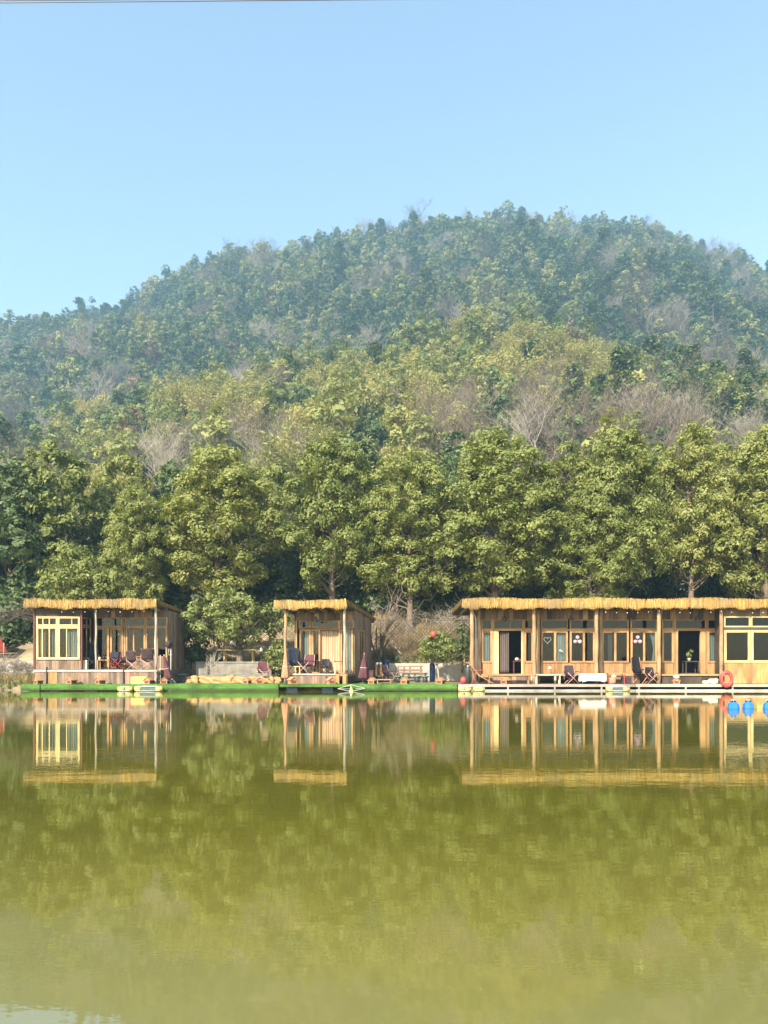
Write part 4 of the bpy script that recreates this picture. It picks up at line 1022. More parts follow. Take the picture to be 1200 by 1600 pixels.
# ---------------------------------------------------------------- porch furniture
def camp_chair(label, px, D, z, rz=0, s=1.0, fab='dark_maroon', tube='pinkmetal', tall=0, group='folding camp chairs'):
    t = thing('camp_chair', label, 'chair', (WX(px, D), D, z), rz, group); t.scale = (s,)*3
    sw, sd_, sh = .27, .24, .42
    vs, fs = [], []
    for j in range(6):
        for i in range(7):
            u = i/6*2-1; v = j/5; vs.append((u*sw, -sd_+2*sd_*v, sh-.05*(1-u*u)-.05*v))
    fs = [(j*7+i, j*7+i+1, (j+1)*7+i+1, (j+1)*7+i) for j in range(5) for i in range(6)]
    mb = MB(); mb.add(vs, fs); o = mb.build('seat', M[fab], t, True); o.modifiers.new('t', 'SOLIDIFY').thickness = .012
    vs = []; top = .88+tall
    for j in range(7):
        v = j/6
        for i in range(7):
            u = i/6*2-1; wd = sw*(1-.14*abs(2*v-1.0)**3); vs.append((u*wd, sd_+.02+.13*v+.06*(1-u*u)*(1-.3*v), sh-.02+(top-sh)*v-.02*u*u*(v > .9)))
    fs = [(j*7+i, j*7+i+1, (j+1)*7+i+1, (j+1)*7+i) for j in range(6) for i in range(6)]
    mb = MB(); mb.add(vs, fs); o = mb.build('backrest', M[fab], t, True); o.modifiers.new('t', 'SOLIDIFY').thickness = .014
    for a, b in (((-.28,-sd_,0),(.28,-sd_,sh+.12)), ((.28,-sd_,0),(-.28,-sd_,sh+.12)), ((-.28,sd_,0),(.27,sd_+.02,sh)), ((.28,sd_,0),(-.27,sd_+.02,sh))):
        mb = MB(); off = .012 if a[0] < 0 else -.012; mb.tube([(a[0],a[1]+off,a[2]),(b[0],b[1]+off,b[2])], .014, 7); mb.build('leg', M[tube], t, True)
    for sx in (-1, 1):
        mb = MB(); mb.tube([(sx*.28,-sd_-.03,sh+.13),(sx*.29,0,sh+.145),(sx*.275,sd_+.06,sh+.13)], .02, 7); mb.build('armrest', M[fab], t, True)
        mb = MB(); mb.tube([(sx*.262,sd_+.0,.2),(sx*.265,sd_+.04,sh),(sx*.235,sd_+.155,top-.02)], .012, 6); mb.build('back_tube', M[tube], t, True)
    return t
camp_chair('dark brown camp chair, left of the pair facing the left cabin rail', 211, 35.75, FZ, 2.9, fab='dark_maroon')
camp_chair('dark brown camp chair beside the thin post, right of the pair', 232, 35.7, FZ, 3.3, 1.12)
camp_chair('navy camp chair left of the pair in the left cabin doorway', 177.5, 36.15, FZ, .1, .95, 'navy', 'redmetal')
camp_chair('navy camp chair by the door post of the left cabin', 187, 36.2, FZ, -.1, .95, 'navy', 'redmetal')
camp_chair('black recliner chair in the porch corner of the left cabin', 140.5, 36.0, FZ, .7, 1.2, 'black', 'charcoal', .25)
camp_chair('maroon camp chair on the rocks left of the middle cabin', 412, 35.9, .45, .3, 1.0, 'maroon', 'pinkmetal')
camp_chair('navy high backed chair left on the middle cabin porch', 464, 36.2, FM, .5, 1.15, 'navy', 'charcoal', .2)
camp_chair('red camp chair beside the navy chair on the middle porch', 478, 35.85, FM, -.4, 1.05, 'maroon', 'pinkmetal')
camp_chair('low black chair in front of the tan curtain', 510, 36.1, FM, .2, .8, 'black', 'charcoal')
camp_chair('low brown sling chair in the yard by the blue drum', 610, 36.6, .3, .9, 1.0, 'dark_maroon', 'frame')
camp_chair('dark camp chair with pink crossed legs below the balloon window', 893, 35.15, .305, .1, .98)
camp_chair('tall black camp chair leaning beside the log post', 1004, 35.35, .305, .5, 1.15, 'black', 'salmon', .2)
camp_chair('black camp chair with pink crossed legs right of the tall one', 1018, 35.2, .305, .0, .88, 'black', 'pinkmetal')

def house_box(label, px, D, z=.3, rz=-.6, s=1.0):
    t = thing('wooden_lantern_box', label, 'wooden box', (WX(px, D), D, z), rz, 'small house shaped wooden boxes along the rafts'); t.scale = (s,)*3
    mb = MB(); a = .15; h = .2
    mb.add([(-a,-a,0),(a,-a,0),(a,a,0),(-a,a,0),(-a,-a,h*.8),(a,-a,h*.8),(a,a,h*.8),(-a,a,h*.8),(0,-a,h*1.35),(0,a,h*1.35)],
           [(3,2,1,0),(0,1,5,8,4),(1,2,6,5),(2,3,7,9,6),(3,0,4,7),(4,8,9,7),(5,6,9,8)]); mb.build('box_body', M['salmon'], t)
    mb = MB()
    for sx in (-1, 1):
        p = [(0,-a-.04,h*1.4),(sx*(a+.04),-a-.04,h*.74),(sx*(a+.04),a+.04,h*.74),(0,a+.04,h*1.4)]
        q = [(x, y, z_+.025) for x, y, z_ in p]; mb.add(p+q, [(0,1,2,3),(7,6,5,4),(0,4,5,1),(1,5,6,2),(2,6,7,3),(3,7,4,0)])
    mb.build('box_roof', M['frame'], t)
    mb = MB(); mb.box(-a+.04, a-.04, -a-.006, -a-.001, .03, h*.75); mb.build('box_opening', M['brick'], t)
    mb = MB(); mb.box(a+.001, a+.006, -a+.02, a-.02, .0, h*.8); mb.build('side_panel', M['brick'], t)
for px, D, rz, lab in ((60, 34.7, -.6, 'in front of the dark post at the left end'), (112, 34.75, -.5, 'right of the yellow boards'), (157, 34.7, -.7, 'below the left doorway'),
    (232, 34.9, -.3, 'beside the yellow box by the float'), (256, 34.8, .2, 'under the folded red umbrella'), (386, 34.9, -.4, 'left one of two by the maroon chair'),
    (405, 34.9, .3, 'right one of two by the maroon chair'), (457, 34.75, .5, 'left one below the middle cabin'), (517, 34.65, .4, 'right one below the middle cabin'),
    (582, 34.7, -.5, 'beside the folded maroon umbrella'), (633, 34.75, -.5, 'in front of the green stools'), (688, 34.75, -.5, 'in front of the small round tree')):
    house_box(f'small wooden house box {lab}', px, D, .31, rz, RW.uniform(.92, 1.1))
house_box('small wooden house box under the bench of the long cabin', 790, 34.75, .305, -.8, 1.05)
house_box('small wooden house box under the white bag before the dark ledge', 1056.5, 34.9, .305, -.2, .9)

def umbrella(label, px, D, z, h=1.7, mat='maroon', lean=(0,0), base=True, r=.17):
    t = thing('folded_umbrella', label, 'umbrella', (WX(px, D), D, z)); t.rotation_euler = (lean[0], lean[1], 0)
    m = MB(); m.tube([(0,0,.0),(0,0,h+.08)], .018, 8); m.build('pole', M['log'], t, True)
    m = MB(); m.lathe([(.05,h),(.07,h*.85),(r*.8,h*.5),(r*1.1,h*.22),(r*.95,h*.18)], 24, wob=.16, lobes=7); m.build('canopy', M[mat], t, True)
    m = MB(); m.torus((0,0,h*.55), r*.75, .014, 'z', 16, 6); m.build('tie', M['white'], t)
    if base: m = MB(); m.lathe([(.2,0),(.2,.05),(.05,.08)], 16); m.build('base', M['charcoal'], t, True)
    return t
umbrella('folded maroon umbrella leaning on the left cabin steps', 266, 35.2, .3, 1.3, 'maroon', (0, -.22))
umbrella('folded pink and white umbrella at the left corner of the middle cabin', 446, 35.15, .3, 1.45, 'salmon')
umbrella('folded maroon umbrella with white marks right of the middle cabin', 567, 35.0, .3, 1.35, 'maroon', (0, .05), r=.22)
# round dark hat-like lamp on the left cabin corner
t = thing('disc_lamp', 'round dark basket lamp on the right corner of the left cabin', 'lamp', (WX(263, 36.2), 36.3, WZ(1007, 36.3)))
m = MB(); m.ball((0,0,0), .19, 12, .95); m.build('lamp_shade', M['dark_maroon'], t, True)
m = MB(); m.tube([(0,.0,-.15),(0,.28,-.25)], .015, 6); m.tube([(-.03,.05,-.5),(.16,.0,-.48)], .014, 6); m.tube([(-.02,.05,-.18),(-.02,.05,-.5)], .012, 6); m.build('bracket', M['white'], t, True)
t = thing('standing_speaker', 'white metal stand with a dark top at the left cabin corner', 'stand', (WX(267,35.9), 35.9, .3)); m = MB(); m.tube([(0,0,0),(0,0,1.6)], .018, 8); m.tube([(-.25,0,0),(0,0,.25),(.25,0,0)], .014, 6); m.build('pole', M['white'], t, True)
m = MB(); m.box(-.2,.02,-.03,.03,1.6,1.63); m.build('arm', M['charcoal'], t)

# tables, stools and odd things
small_table('camp_table', 'wooden folding table cluttered with pots on the left porch', WX(163,35.9), 35.9, FZ, .6, .4, .45)
for dx, mt, r, lab in ((-.2,'white',.06,'white kettle'), (.0,'black',.07,'black pot'), (.2,'frame_pale',.06,'yellow bowl')):
    m = MB(); m.lathe([(r*.7,0),(r,.05),(r*.9,.1),(r*.4,.13)], 12); o = tag(m.build(lab.split()[1], M[mt], smooth=True), f'{lab} on the folding table of the left porch', lab.split()[1]); o.location = (WX(163,35.9)+dx, 35.85, FZ+.45)
m = MB(); m.box(-.13,.13,-.12,.12,0,.4); m.box(-.15,.15,-.14,.14,.401,.43); o = tag(m.build('white_box', M['offwhite']), 'cream coloured box in the left porch corner', 'box'); o.location = (WX(132,35.6), 35.65, FZ)
small_table('stool_table', 'pale wooden high stool on the middle cabin porch', WX(530,35.5), 35.5, FM, .5, .35, .6, 'frame_pale', 'plank_dark')
small_table('side_stool', 'small pale stool below the navy chair on the middle porch', WX(465,35.75), 35.75, FM, .3, .28, .36, 'frame_pale', 'frame_pale')
small_table('low_table', 'low yellowish table in the yard beside the brown sling chair', WX(600,35.9), 35.9, .3, .7, .4, .2, 'frame', 'frame')
bt = thing('picnic_bench', 'wooden plank table and bench behind the low tree trunk', 'bench', (WX(375,40.2), 40.2, 1.2))
for nm, z0, x0, x1, yy in (('tabletop', .72, 349, 404, .2), ('seat', .42, 342, 403, -.3)):
    m = MB(); m.box(WX(x0,40.2)-WX(375,40.2), WX(x1,40.2)-WX(375,40.2), yy-.2, yy+.2, z0+.25, z0+.33); m.build(nm, M['frame_pale'], bt)
for px in (352, 396):
    for yy in (-.3, .2):
        m = MB(); x = WX(px,40.2)-WX(375,40.2); m.box(x-.035, x+.035, yy-.035, yy+.035, 0, (.67 if yy < 0 else .97)); m.build('leg', M['frame_pale'], bt)
t = thing('yard_sign', 'small white sign with blue marks beside the low tree', 'sign', (WX(364,39.3), 39.3, 1.2))
m = MB(); m.box(-.14,.14,-.012,.012,.98,1.24); m.build('sign_board', M['white'], t)
m = MB()
for k in range(3): m.box(-.09+.07*k,-.04+.07*k,-.016,-.0125,1.02,1.06); m.box(-.09+.065*k,-.05+.065*k,-.016,-.0125,1.08,1.10)
m.build('sign_marks', M['navyplastic'], t)
m = MB(); m.tube([(0,.02,0),(0,.02,1.1)], .014, 6); m.build('sign_pole', M['bark'], t, True)
t = thing('mushroom_lamp', 'small cream topped garden lamp right of the picnic bench', 'lamp', (WX(408,39.6), 39.6, 1.2)); m = MB(); m.lathe([(.12,.62),(.1,.7),(.03,.86)], 14); m.build('lamp_shade', M['offwhite'], t, True); m = MB(); m.tube([(0,0,0),(0,0,.64)], .02, 6); m.build('lamp_post', M['bark'], t, True)
t = thing('oil_drum', 'upright blue plastic drum against the concrete wall', 'drum', (WX(603,38.3), 38.3, .3)); m = MB(); m.lathe([(.15,0),(.16,.04),(.16,.38),(.168,.4),(.16,.42),(.16,.92),(.13,1.0),(.05,1.04)], 18); m.build('drum_body', M['navyplastic'], t, True); m = MB(); m.lathe([(.05,1.04),(.05,1.07)], 12); m.build('cap', M['blue'], t)
t = thing('lattice_planter', 'lattice planter with two white globes left of the blue drum', 'planter', (WX(592,38.0), 38.0, .3))
m = MB(); m.box(-.16,.16,-.16,.16,0,.85); m.build('planter_core', M['void'], t)
m = MB()
for k in range(-6, 7):
    for sg in (-1, 1):
        x0, x1, z0, z1 = -.17, .17, .1*(k+4), .1*(k+4)+sg*.34
        if -.05 <= min(z0,z1) and max(z0,z1) <= .95: m.tube([(x0,-.17-.004*sg,z0),(x1,-.17-.004*sg,z1)], .009, 5)
m.build('lattice', M['plank_lit'], t)
for s_ in (-1, 1): m = MB(); m.ball((s_*.08,0,.92), .065, 9); m.build('globe', M['bulb'], t, True)
m = MB(); m.box(-.16,.16,-.15,.15,0,.55); m.box(-.175,.175,-.165,.165,.55,.6); o = tag(m.build('storage_bin', M['maroon']), 'dark red bin behind the folded maroon umbrella', 'bin'); o.location = (WX(578,37), 37, .3)
t = thing('plank_bench', 'grey brown backrest bench against the concrete wall', 'bench', (WX(641,38.8), 38.8, .3))
m = MB(); m.box(-.65,.65,-.2,.2,.42,.47); m.build('seat', M['plank_grey'], t)
m = MB()
m.box(-.65,.65,.17,.2,.52,.62); m.box(-.65,.65,.17,.2,.74,.8)
for x in (-.6,-.3,0,.55): m.box(x-.04,x+.04,.201,.23,.47,.8)
m.build('backrest', M['plank_grey'], t)
for x in (-.58,.58):
    m = MB(); m.box(x-.03,x+.03,-.18,.16,0,.419); m.build('leg', M['plank_grey'], t)
for k, px in enumerate((590, 622, 636, 652, 664)):
    t = thing('round_stool', ['green round stool under the lattice planter', 'green stool at the left end of the bench', 'green stool below the bench, second of the bench row', 'green stool below the right half of the bench', 'green stool right of the bench end'][k], 'stool', (WX(px,37.6), 37.6, .3), group='low green stools')
    m = MB(); m.lathe([(.17,.24),(.19,.26),(.19,.30),(.17,.32)], 18); m.build('seat', M['greengrey'], t, True); m = MB(); m.lathe([(.12,0),(.1,.12),(.14,.24)], 14); m.build('base', M['charcoal'], t, True)
def gas(label, px, D, z, h, r, mt): 
    t = thing('standing_cylinder', label, 'cylinder', (WX(px,D), D, z)); m = MB(); m.lathe([(r,0),(r,h-.12),(r*.85,h-.04),(r*.4,h)], 16); m.build('cylinder_body', M[mt], t, True); m = MB(); m.lathe([(.035,h),(.035,h+.06)], 10); m.build('valve', M['white'], t)
gas('dark grey cylinder standing at the left corner of the long cabin', 731, 35.0, .305, .78, .11, 'charcoal')
gas('tall navy cylinder behind the small round tree', 675.5, 38.6, .3, .95, .14, 'navyplastic')
m = MB(); m.ball((0,0,0), .15, 10, 1.15); o = tag(m.build('red_float', M['red'], smooth=True), 'red ball float on the turf beside the grey cylinder', 'float'); o.location = (WX(724,35.05), 35.05, .47)
t = thing('red_lantern', 'red paper lantern above the small round tree', 'lantern', (WX(677,36.2), 36.2, WZ(991,36.2))); m = MB(); m.ball((0,0,0), .15, 12, 1.1); m.build('lantern_body', M['red'], t, True); m = MB(); m.lathe([(.05,.15),(.05,.2)], 10); m.tube([(0,0,.2),(.05,.5,.35),(.1,1.0,.2)], .006, 4); m.build('cord', M['rope'], t)
# long cabin porch
t = thing('lounge_chair', 'reclined orange wooden deck chair at the left end of the long cabin', 'chair', (WX(752,34.95), 34.95, .305))
m = MB(); m.box(-.1,.5,-.02,.5,.33,.36); m.build('seat', M['plank_lit'], t)
m = MB(); 
for k in range(5): m.box(-.4+.07*k-.2, -.34+.07*k-.2, -.02, .5, .95-.12*k, .98-.12*k)
m.build('backrest', M['plank_lit'], t)
for yy in (-.03, .48):
    m = MB(); m.tube([(-.62,yy,1.0),(-.05,yy,.35),(.55,yy,.02)], .022, 6); m.build('side_rail', M['log'], t); m = MB(); m.tube([(-.45,yy,.0),(-.2,yy,.62),(.1,yy,.62)], .02, 6); m.build('leg', M['redmetal'], t)
small_table('long_bench', 'long orange wooden bench before the left doorway of the long cabin', WX(795,35.0), 35.05, .305, 1.9, .35, .42, 'plank_lit', 'plank_lit')
small_table('ledge_table', 'low pale topped table under the heart window', WX(856,34.98), 35.0, .305, 1.15, .35, .44, 'deck_pale', 'deck_pale')
t = thing('cloth_table', 'low table under a draped cream cloth by the third log post', 'table', (WX(926,35.0), 35.05, .305))
m = MB(); vs, fs = [], []; n = 26
for j, (r, z_) in enumerate(((1.0, .47), (1.02, .45), (1.04, .2), (1.03, .12))):
    for i in range(n):
        a = 2*math.pi*i/n; sx = math.copysign(abs(math.cos(a))**.35, math.cos(a)); sy = math.copysign(abs(math.sin(a))**.35, math.sin(a)); q = 1+(.02*math.sin(i*2.6) if j > 1 else 0)
        vs.append((sx*.60*r*q, sy*.26*r*q, z_+(.03*math.sin(i*1.7) if j == 3 else 0)))
fs = [(j*n+i, j*n+(i+1)%n, (j+1)*n+(i+1)%n, (j+1)*n+i) for j in range(3) for i in range(n)] + [tuple(range(n))]
m.add(vs, fs); m.build('cloth', M['offwhite'], t, False)
for sx in (-1,1):
    for sy in (-1,1): m = MB(); m.box(sx*.5-.02, sx*.5+.02, sy*.2-.02, sy*.2+.02, 0, .44); m.build('leg', M['charcoal'], t)
small_table('red_camp_table', 'reddish wooden folding table with a bag in front of the long cabin', WX(962,35.0), 35.0, .305, .8, .4, .5, 'redmetal', 'plank_lit')
m = MB(); m.rock((0,0,.16), .17,.12,.16, 3, 6); o = tag(m.build('cloth_bag', M['salmon'], smooth=True), 'salmon and grey bag under the reddish folding table', 'bag'); o.location = (WX(957,34.85), 34.9, .3)
m = MB(); m.rock((0,0,.08), .12,.1,.09, 5, 6); o = tag(m.build('grey_bag', M['ropepale'], smooth=True), 'small grey bundle on top of the salmon bag', 'bundle'); o.location = (WX(959,34.85), 34.88, .58)
m = MB(); m.box(-.2,.2,-.14,.14,0,.26); m.box(-.21,.21,-.15,.15,.261,.3); o = tag(m.build('storage_box', M['dark_maroon']), 'dark box between the folding table and the tall camp chair', 'box'); o.location = (WX(979,35.1), 35.15, .305)
m = MB(); m.rock((0,0,.1), .22,.16,.14, 8, 6); o = tag(m.build('vegetable_sack', M['offwhite'], smooth=True), 'cream sack with green leaves near the life ring', 'sack'); o.location = (WX(1115,34.9), 34.95, .31)
m = MB(); m.rock((0,0,.07), .2,.12,.08, 9, 6); o = tag(m.build('paper_bundle', M['offwhite'], smooth=True), 'flat cream bundle left of the sack near the life ring', 'bundle'); o.location = (WX(1104,34.9), 34.9, .31)
m = MB(); m.rock((0,0,.07), .13,.1,.08, 19, 6); o = tag(m.build('white_bag', M['white'], smooth=True), 'white bag on the small house box before the dark ledge', 'bag'); o.location = (WX(1056.5,34.9), 34.9, .56)
t = thing('life_ring', 'faded red life ring leaning on the deck at the fifth log post', 'life ring', (WX(1135,34.38), 34.36, WZ(1061,34.4))); m = MB(); m.torus((0,0,0), .26, .085, 'y', 32, 12); o = m.build('ring', M['red'], t, True); o.scale = (.88, 1, 1.15)
m = MB()
for k in range(4):
    a = math.pi/4+k*math.pi/2; m.torus((0,0,0), .001, .001, 'y', 3, 3) if False else m.tube([(.24*.88*math.cos(a)+.1*math.cos(a), -.02, .26*1.15*math.sin(a)+.1*math.sin(a)), (.16*math.cos(a)*.88, -.088, .2*math.sin(a)), ], .012, 6)
m.build('rope', M['pinkmetal'], t)
t = thing('walking_stick_rack', 'grey metal stick standing left of the gold planked room', 'pole', (WX(1130,35.0), 35.0, .305)); m = MB(); m.tube([(0,0,0),(0,0,1.05),(.03,0,1.12)], .018, 6); m.build('pole', M['charcoal'], t, True); m = MB(); m.box(-.06,.0,-.03,.03,.8,.86); m.build('clip', M['charcoal'], t)
m = MB(); m.box(-.36,.36,-.18,.18,0,.34); o = tag(m.build('yellow_crate', M['yellow']), 'pale yellow crate on the turf below the pair of camp chairs', 'crate'); o.location = (WX(218,34.95), 35.0, .3)
# dark netted crate right of left cabin
t = thing('folding_rack', 'dark folding rack with crossed bars right of the left cabin', 'rack', (WX(280,35.9), 35.9, .31))
m = MB()
for k in range(3):
    x = -.36+.24*k
    m.tube([(x,0,0),(x+.24,0,.4)], .012, 6); m.tube([(x+.24,.03,0),(x,.03,.4)], .012, 6)
m.build('bars', M['charcoal'], t); m = MB(); m.box(-.4,.4,-.2,.25,.4,.43); m.build('rack_top', M['navy'], t)

# floats moored at the rafts
def pontoon(label, px0, px1, D, h=.2, mats=('white', 'yellow'), z=.0):
    xc = WX((px0+px1)/2, D); L = (px1-px0)*D/F; t = thing('pipe_float', label, 'float', (xc, D, z), group='white pipe floats with yellow ends')
    m = MB()
    for zz in (.03, h): m.tube([(-L/2+.1,-.12,zz),(L/2-.1,-.12,zz)], .013, 8); m.tube([(-L/2+.1,.12,zz),(L/2-.1,.12,zz)], .022, 8)
    m.build('pipes', M[mats[0]], t, True)
    for s_ in (-1, 1): m = MB(); m.tube([(s_*(L/2-.02),0,h*.55),(s_*(L/2-.3),0,h*.55)], [h*.48, h*.62], 12); m.build('end_float', M[mats[1]], t, True)
    m = MB(); m.box(-L/2+.32,L/2-.32,-.09,.09,.05,h-.03); m.build('float_body', M['greengrey'], t)
pontoon('pipe float with yellow ends, left of two at the left cabin', 184, 208, 34.1, .2)
pontoon('longer pipe float with yellow ends, right of two at the left cabin', 210, 255, 34.05, .22)
pontoon('pipe float with yellow ends where turf meets the grey deck', 715, 737, 34.1, .2)
pontoon('short pipe float with yellow end at the grey deck corner', 738, 758, 34.15, .18)
pontoon('yellow dotted pipe float below the reddish folding table', 946, 984, 34.15, .2)
t = thing('clear_kayak_bow', 'small triangular clear float with white edges below the middle cabin', 'float', (WX(549,34.1), 34.1, 0))
m = MB(); L = .6
for a, b in (((-L,0,.12),(-.02,-.05,.30)), ((-.02,-.05,.30),(L,0,.14)), ((-L,0,.12),(.0,-.12,.0)), ((.0,-.12,.0),(L,0,.14)), ((-.02,-.05,.30),(0,-.12,.0)), ((-L,0,.12),(0,.3,.1)), ((L,0,.14),(0,.3,.1))): m.tube([a,b], .009, 6)
m.build('edges', M['white'], t); m = MB(); m.add([(-.02,-.045,.28),(.09,-.09,.0),(-.09,-.09,.0),(0,.1,.05)], [(0,1,2),(0,3,1),(0,2,3),(1,3,2)]); m.build('bow', M['yellow'], t)
# blue jugs floating
def jug(label, px, D, s=1.0, rz=0, mt='blue'):
    t = thing('float_jug', label, 'float', (WX(px, D), D, 0), rz, 'blue float jugs on the water'); t.scale = (s,)*3
    m = MB(); m.lathe([(.12,-.12),(.15,-.08),(.17,.02),(.165,.08),(.155,.09),(.15,.14),(.09,.20)], 8); m.build('jug_body', M[mt], t)
    for dx in (-.06, .06): m = MB(); m.lathe([(.03,.185),(.035,.235),(.02,.245)], 8, dx, 0); m.build('cap', M['navyplastic' if mt == 'blue' else 'white'], t)
    m = MB(); m.tube([(-.05,.05,.19),(-.03,.05,.27),(.03,.05,.27),(.05,.05,.19)], .012, 6); m.build('handle', M['white'], t, True)
jug('blue float jug with knobs, leftmost of the floating ones', 1146, 22.1, .97, .3)
jug('blue float jug with a white handle beside the yellow one', 1169, 22.3, .95, -.2)
jug('blue float jug cut off by the right edge of the picture', 1201, 22.2, .95, .5)
m = MB(); m.box(-.09,.09,-.07,.07,-.05,.09); m.box(-.07,.07,-.071,.071,.091,.1); o = tag(m.build('yellow_float', M['yellow']), 'small yellow square float between the blue jugs', 'float'); o.location = (WX(1186,22.4), 22.4, 0)

# string lights
lights_string('string of white bulbs under the left cabin roof edge', [(WX(78,35),35.05,3.66),(WX(150,35),35.05,3.66),(WX(243,35),35.05,3.68)], .06, .5)
lights_string('string of white bulbs across the left cabin window wall', [(WX(153,36),36.1,2.4),(WX(200,36),36.1,3.0),(WX(243,36),36.1,2.7)], .2, .42)
lights_string('string of white bulbs under the middle cabin roof', [tuple(MM@Vector((.1,.2,3.68))), tuple(MM@Vector((2.8,.2,3.66)))], .1, .4)
lights_string('string of white bulbs under the long cabin roof', [(WX(930,35),35.0,3.64),(WX(1030,35),35.0,3.66),(WX(1127,35),35.0,3.64),(WX(1225,35),35.0,3.66)], .08, .42)
lights_string('string of white bulbs hanging behind the low tree', [(WX(300,40.6),40.6,2.5),(WX(345,40.6),40.6,2.9),(WX(400,40.6),40.6,2.6),(WX(445,40.6),40.6,3.6)], .25, .35, .034)
for px in (783, 887, 981, 1084):
    t = thing('porch_lamp', f'dark cone lamp on the boards {dict([(783,"over the left doorway"),(887,"over the heart and balloon windows"),(981,"over the pink balloon window"),(1084,"over the right doorway")])[px]} of the long cabin', 'lamp', (X(px+4), DW-.15, Z(966)))
    m = MB(); m.lathe([(.13,-.08),(.05,.06),(.02,.1)], 12); m.build('lamp_shade', M['charcoal'], t, True); m = MB(); m.tube([(0,0,.08),(0,.14,.16)], .012, 5); m.build('bracket', M['charcoal'], t)

# ---------------------------------------------------------------- net fences
def net(label, px0, px1, D, z0, z1, mt, step=.22, zslope=0):
    t = thing('net_fence', label, 'fence', (WX((px0+px1)/2, D), D, z0)); x0, x1 = WX(px0, D), WX(px1, D); m = MB(); Hh = z1-z0
    k = x0-Hh
    rg = random.Random(3)
    while k < x1:
        for sg in (1, -1):
            P = []
            for i in range(13):
                x = (k+Hh*i/12) if sg > 0 else (k+Hh-Hh*i/12)
                if x0 <= x <= x1: P.append((x, D+.03*math.sin(x*2)+.03*math.sin(i)+.006*sg, z0+Hh*i/12-.05*math.sin((x-x0)/(x1-x0)*math.pi)))
            if len(P) > 1: m.tube(P, .009, 4, caps=False)
        k += step
    m.build('net', M[mt], t, world=True)
    for x in np.linspace(x0, x1, max(2, int((x1-x0)/2.2)+1)):
        q = MB(); q.tube([(x,D+.05,z0-.5),(x,D+.05,z1+.1)], .035, 8); q.build('fence_post', M['bark'], t, True, world=True)
    q = MB(); q.tube([(x0,D+.05,z1),(x1,D+.05,z1)], .014, 6); q.build('top_rope', M[mt], t, world=True)
net('pale rope net fence left of the middle cabin', 396, 462, 40.9, 1.7, 3.9, 'ropepale', .26)
net('dark rope net fence before the tan slope right of the middle cabin', 588, 745, 40.6, 1.6, 3.5, 'rope', .2)

# ---------------------------------------------------------------- garden plants
def put(o, x, y, z, s=(1,1,1), rz=0): o.location = (x, y, z); o.scale = s; o.rotation_euler = (0,0,rz); return o
E4 = [(0,.5),(.25,1),(.55,.95),(.8,.7),(1,.25)]
lowc = put(make_leafy('low_camphor', 'low spreading tree with a dark trunk between the left and middle cabins', 'tree', 301, 4.0, 2.5, 1.2, 46, .62, 34, 20, .085, M['garden'], M['bark'], .24, E4, .19, flat=.75), WX(374,39.6), 39.6, 1.2, (1.02,.8,1), 0)
put(make_leafy('low_tree', 'low leafy tree reaching right toward the middle cabin roof', 'tree', 305, 3.2, 1.4, 1.6, 20, .5, 34, 20, .085, M['garden'], M['bark'], .24, E4, .08, flat=.75), WX(425,40.3), 40.3, 1.2, (1,1,1), 0)
put(make_leafy('low_tree', 'small leafy tree against the right wall of the left cabin', 'tree', 306, 3.3, 1.2, 1.0, 18, .5, 34, 20, .085, M['camphor_dark'], M['bark'], .24, E4, .08, flat=.75), WX(298,40.3), 40.3, .6, (1,1,1), 0)
put(make_leafy('round_tree', 'small round tree with a forked white trunk before the concrete wall', 'tree', 311, 2.5, 1.05, 1.1, 34, .34, 110, 18, .055, M['garden'], M['barkpale'], .15, E4, .05, fork=.25), WX(684,37.3), 37.3, .3)
put(make_leafy('camellia_shrub', 'leafy grey green shrub at the left corner of the middle cabin', 'shrub', 321, 1.9, .8, .35, 18, .34, 80, 16, .06, M['garden'], M['bark'], .15, E4, .04), WX(434,37.2), 37.2, .45)
put(make_leafy('garden_shrub', 'dark leafy shrub behind the grey cylinder at the long cabin corner', 'shrub', 331, 2.2, .7, .3, 16, .36, 60, 14, .07, M['camphor_dark'], M['bark'], .17, E4, .04), WX(722,38.9), 38.9, 1.0)
put(make_leafy('bush_tree', 'low leafy tree left behind the left cabin roof', 'tree', 341, 5.2, 2.3, 1.5, 30, .75, 24, 18, .10, M['camphor'], M['bark'], .3, E4, .12), WX(150,42.6), 42.6, GZ(-16,42.6))
put(make_leafy('bush_tree', 'rounded leafy tree above the left end of the left cabin roof', 'tree', 343, 5.4, 1.9, 1.5, 26, .72, 24, 18, .10, M['camphor'], M['bark'], .3, E4, .12), WX(105,43.4), 43.4, GZ(-18,43.4))
put(make_bare('bare_sapling', 'thin forked leafless sapling before the stone wall', 'sapling', 351, 1.9, .55, .03, 3, 3, M['barkpale'], twist=.3), WX(333,36.8), 36.8, .3)
for c_ in lowc.children:
    if c_.name.startswith('crown'): c_.location.x = -.62
for px, D, H, sd, sp, lean, lab in ((632,41.6,3.9,401,1.15,-.25,'pale leafless tree with sprawling branches just right of the middle cabin'), (672,42.4,4.4,402,1.1,.2,'pale leafless tree with tangled branches above the small round tree'), (716,41.9,3.6,403,1.2,.1,'pale leafless tree beside the corner of the long cabin roof')):
    put(make_bare('bare_tree', lab, 'tree', sd, H, sp, .07, 4, 3, M['twigpale'], lean, twist=.6, tropism=.1), WX(px,D), D, GZ(0,D))
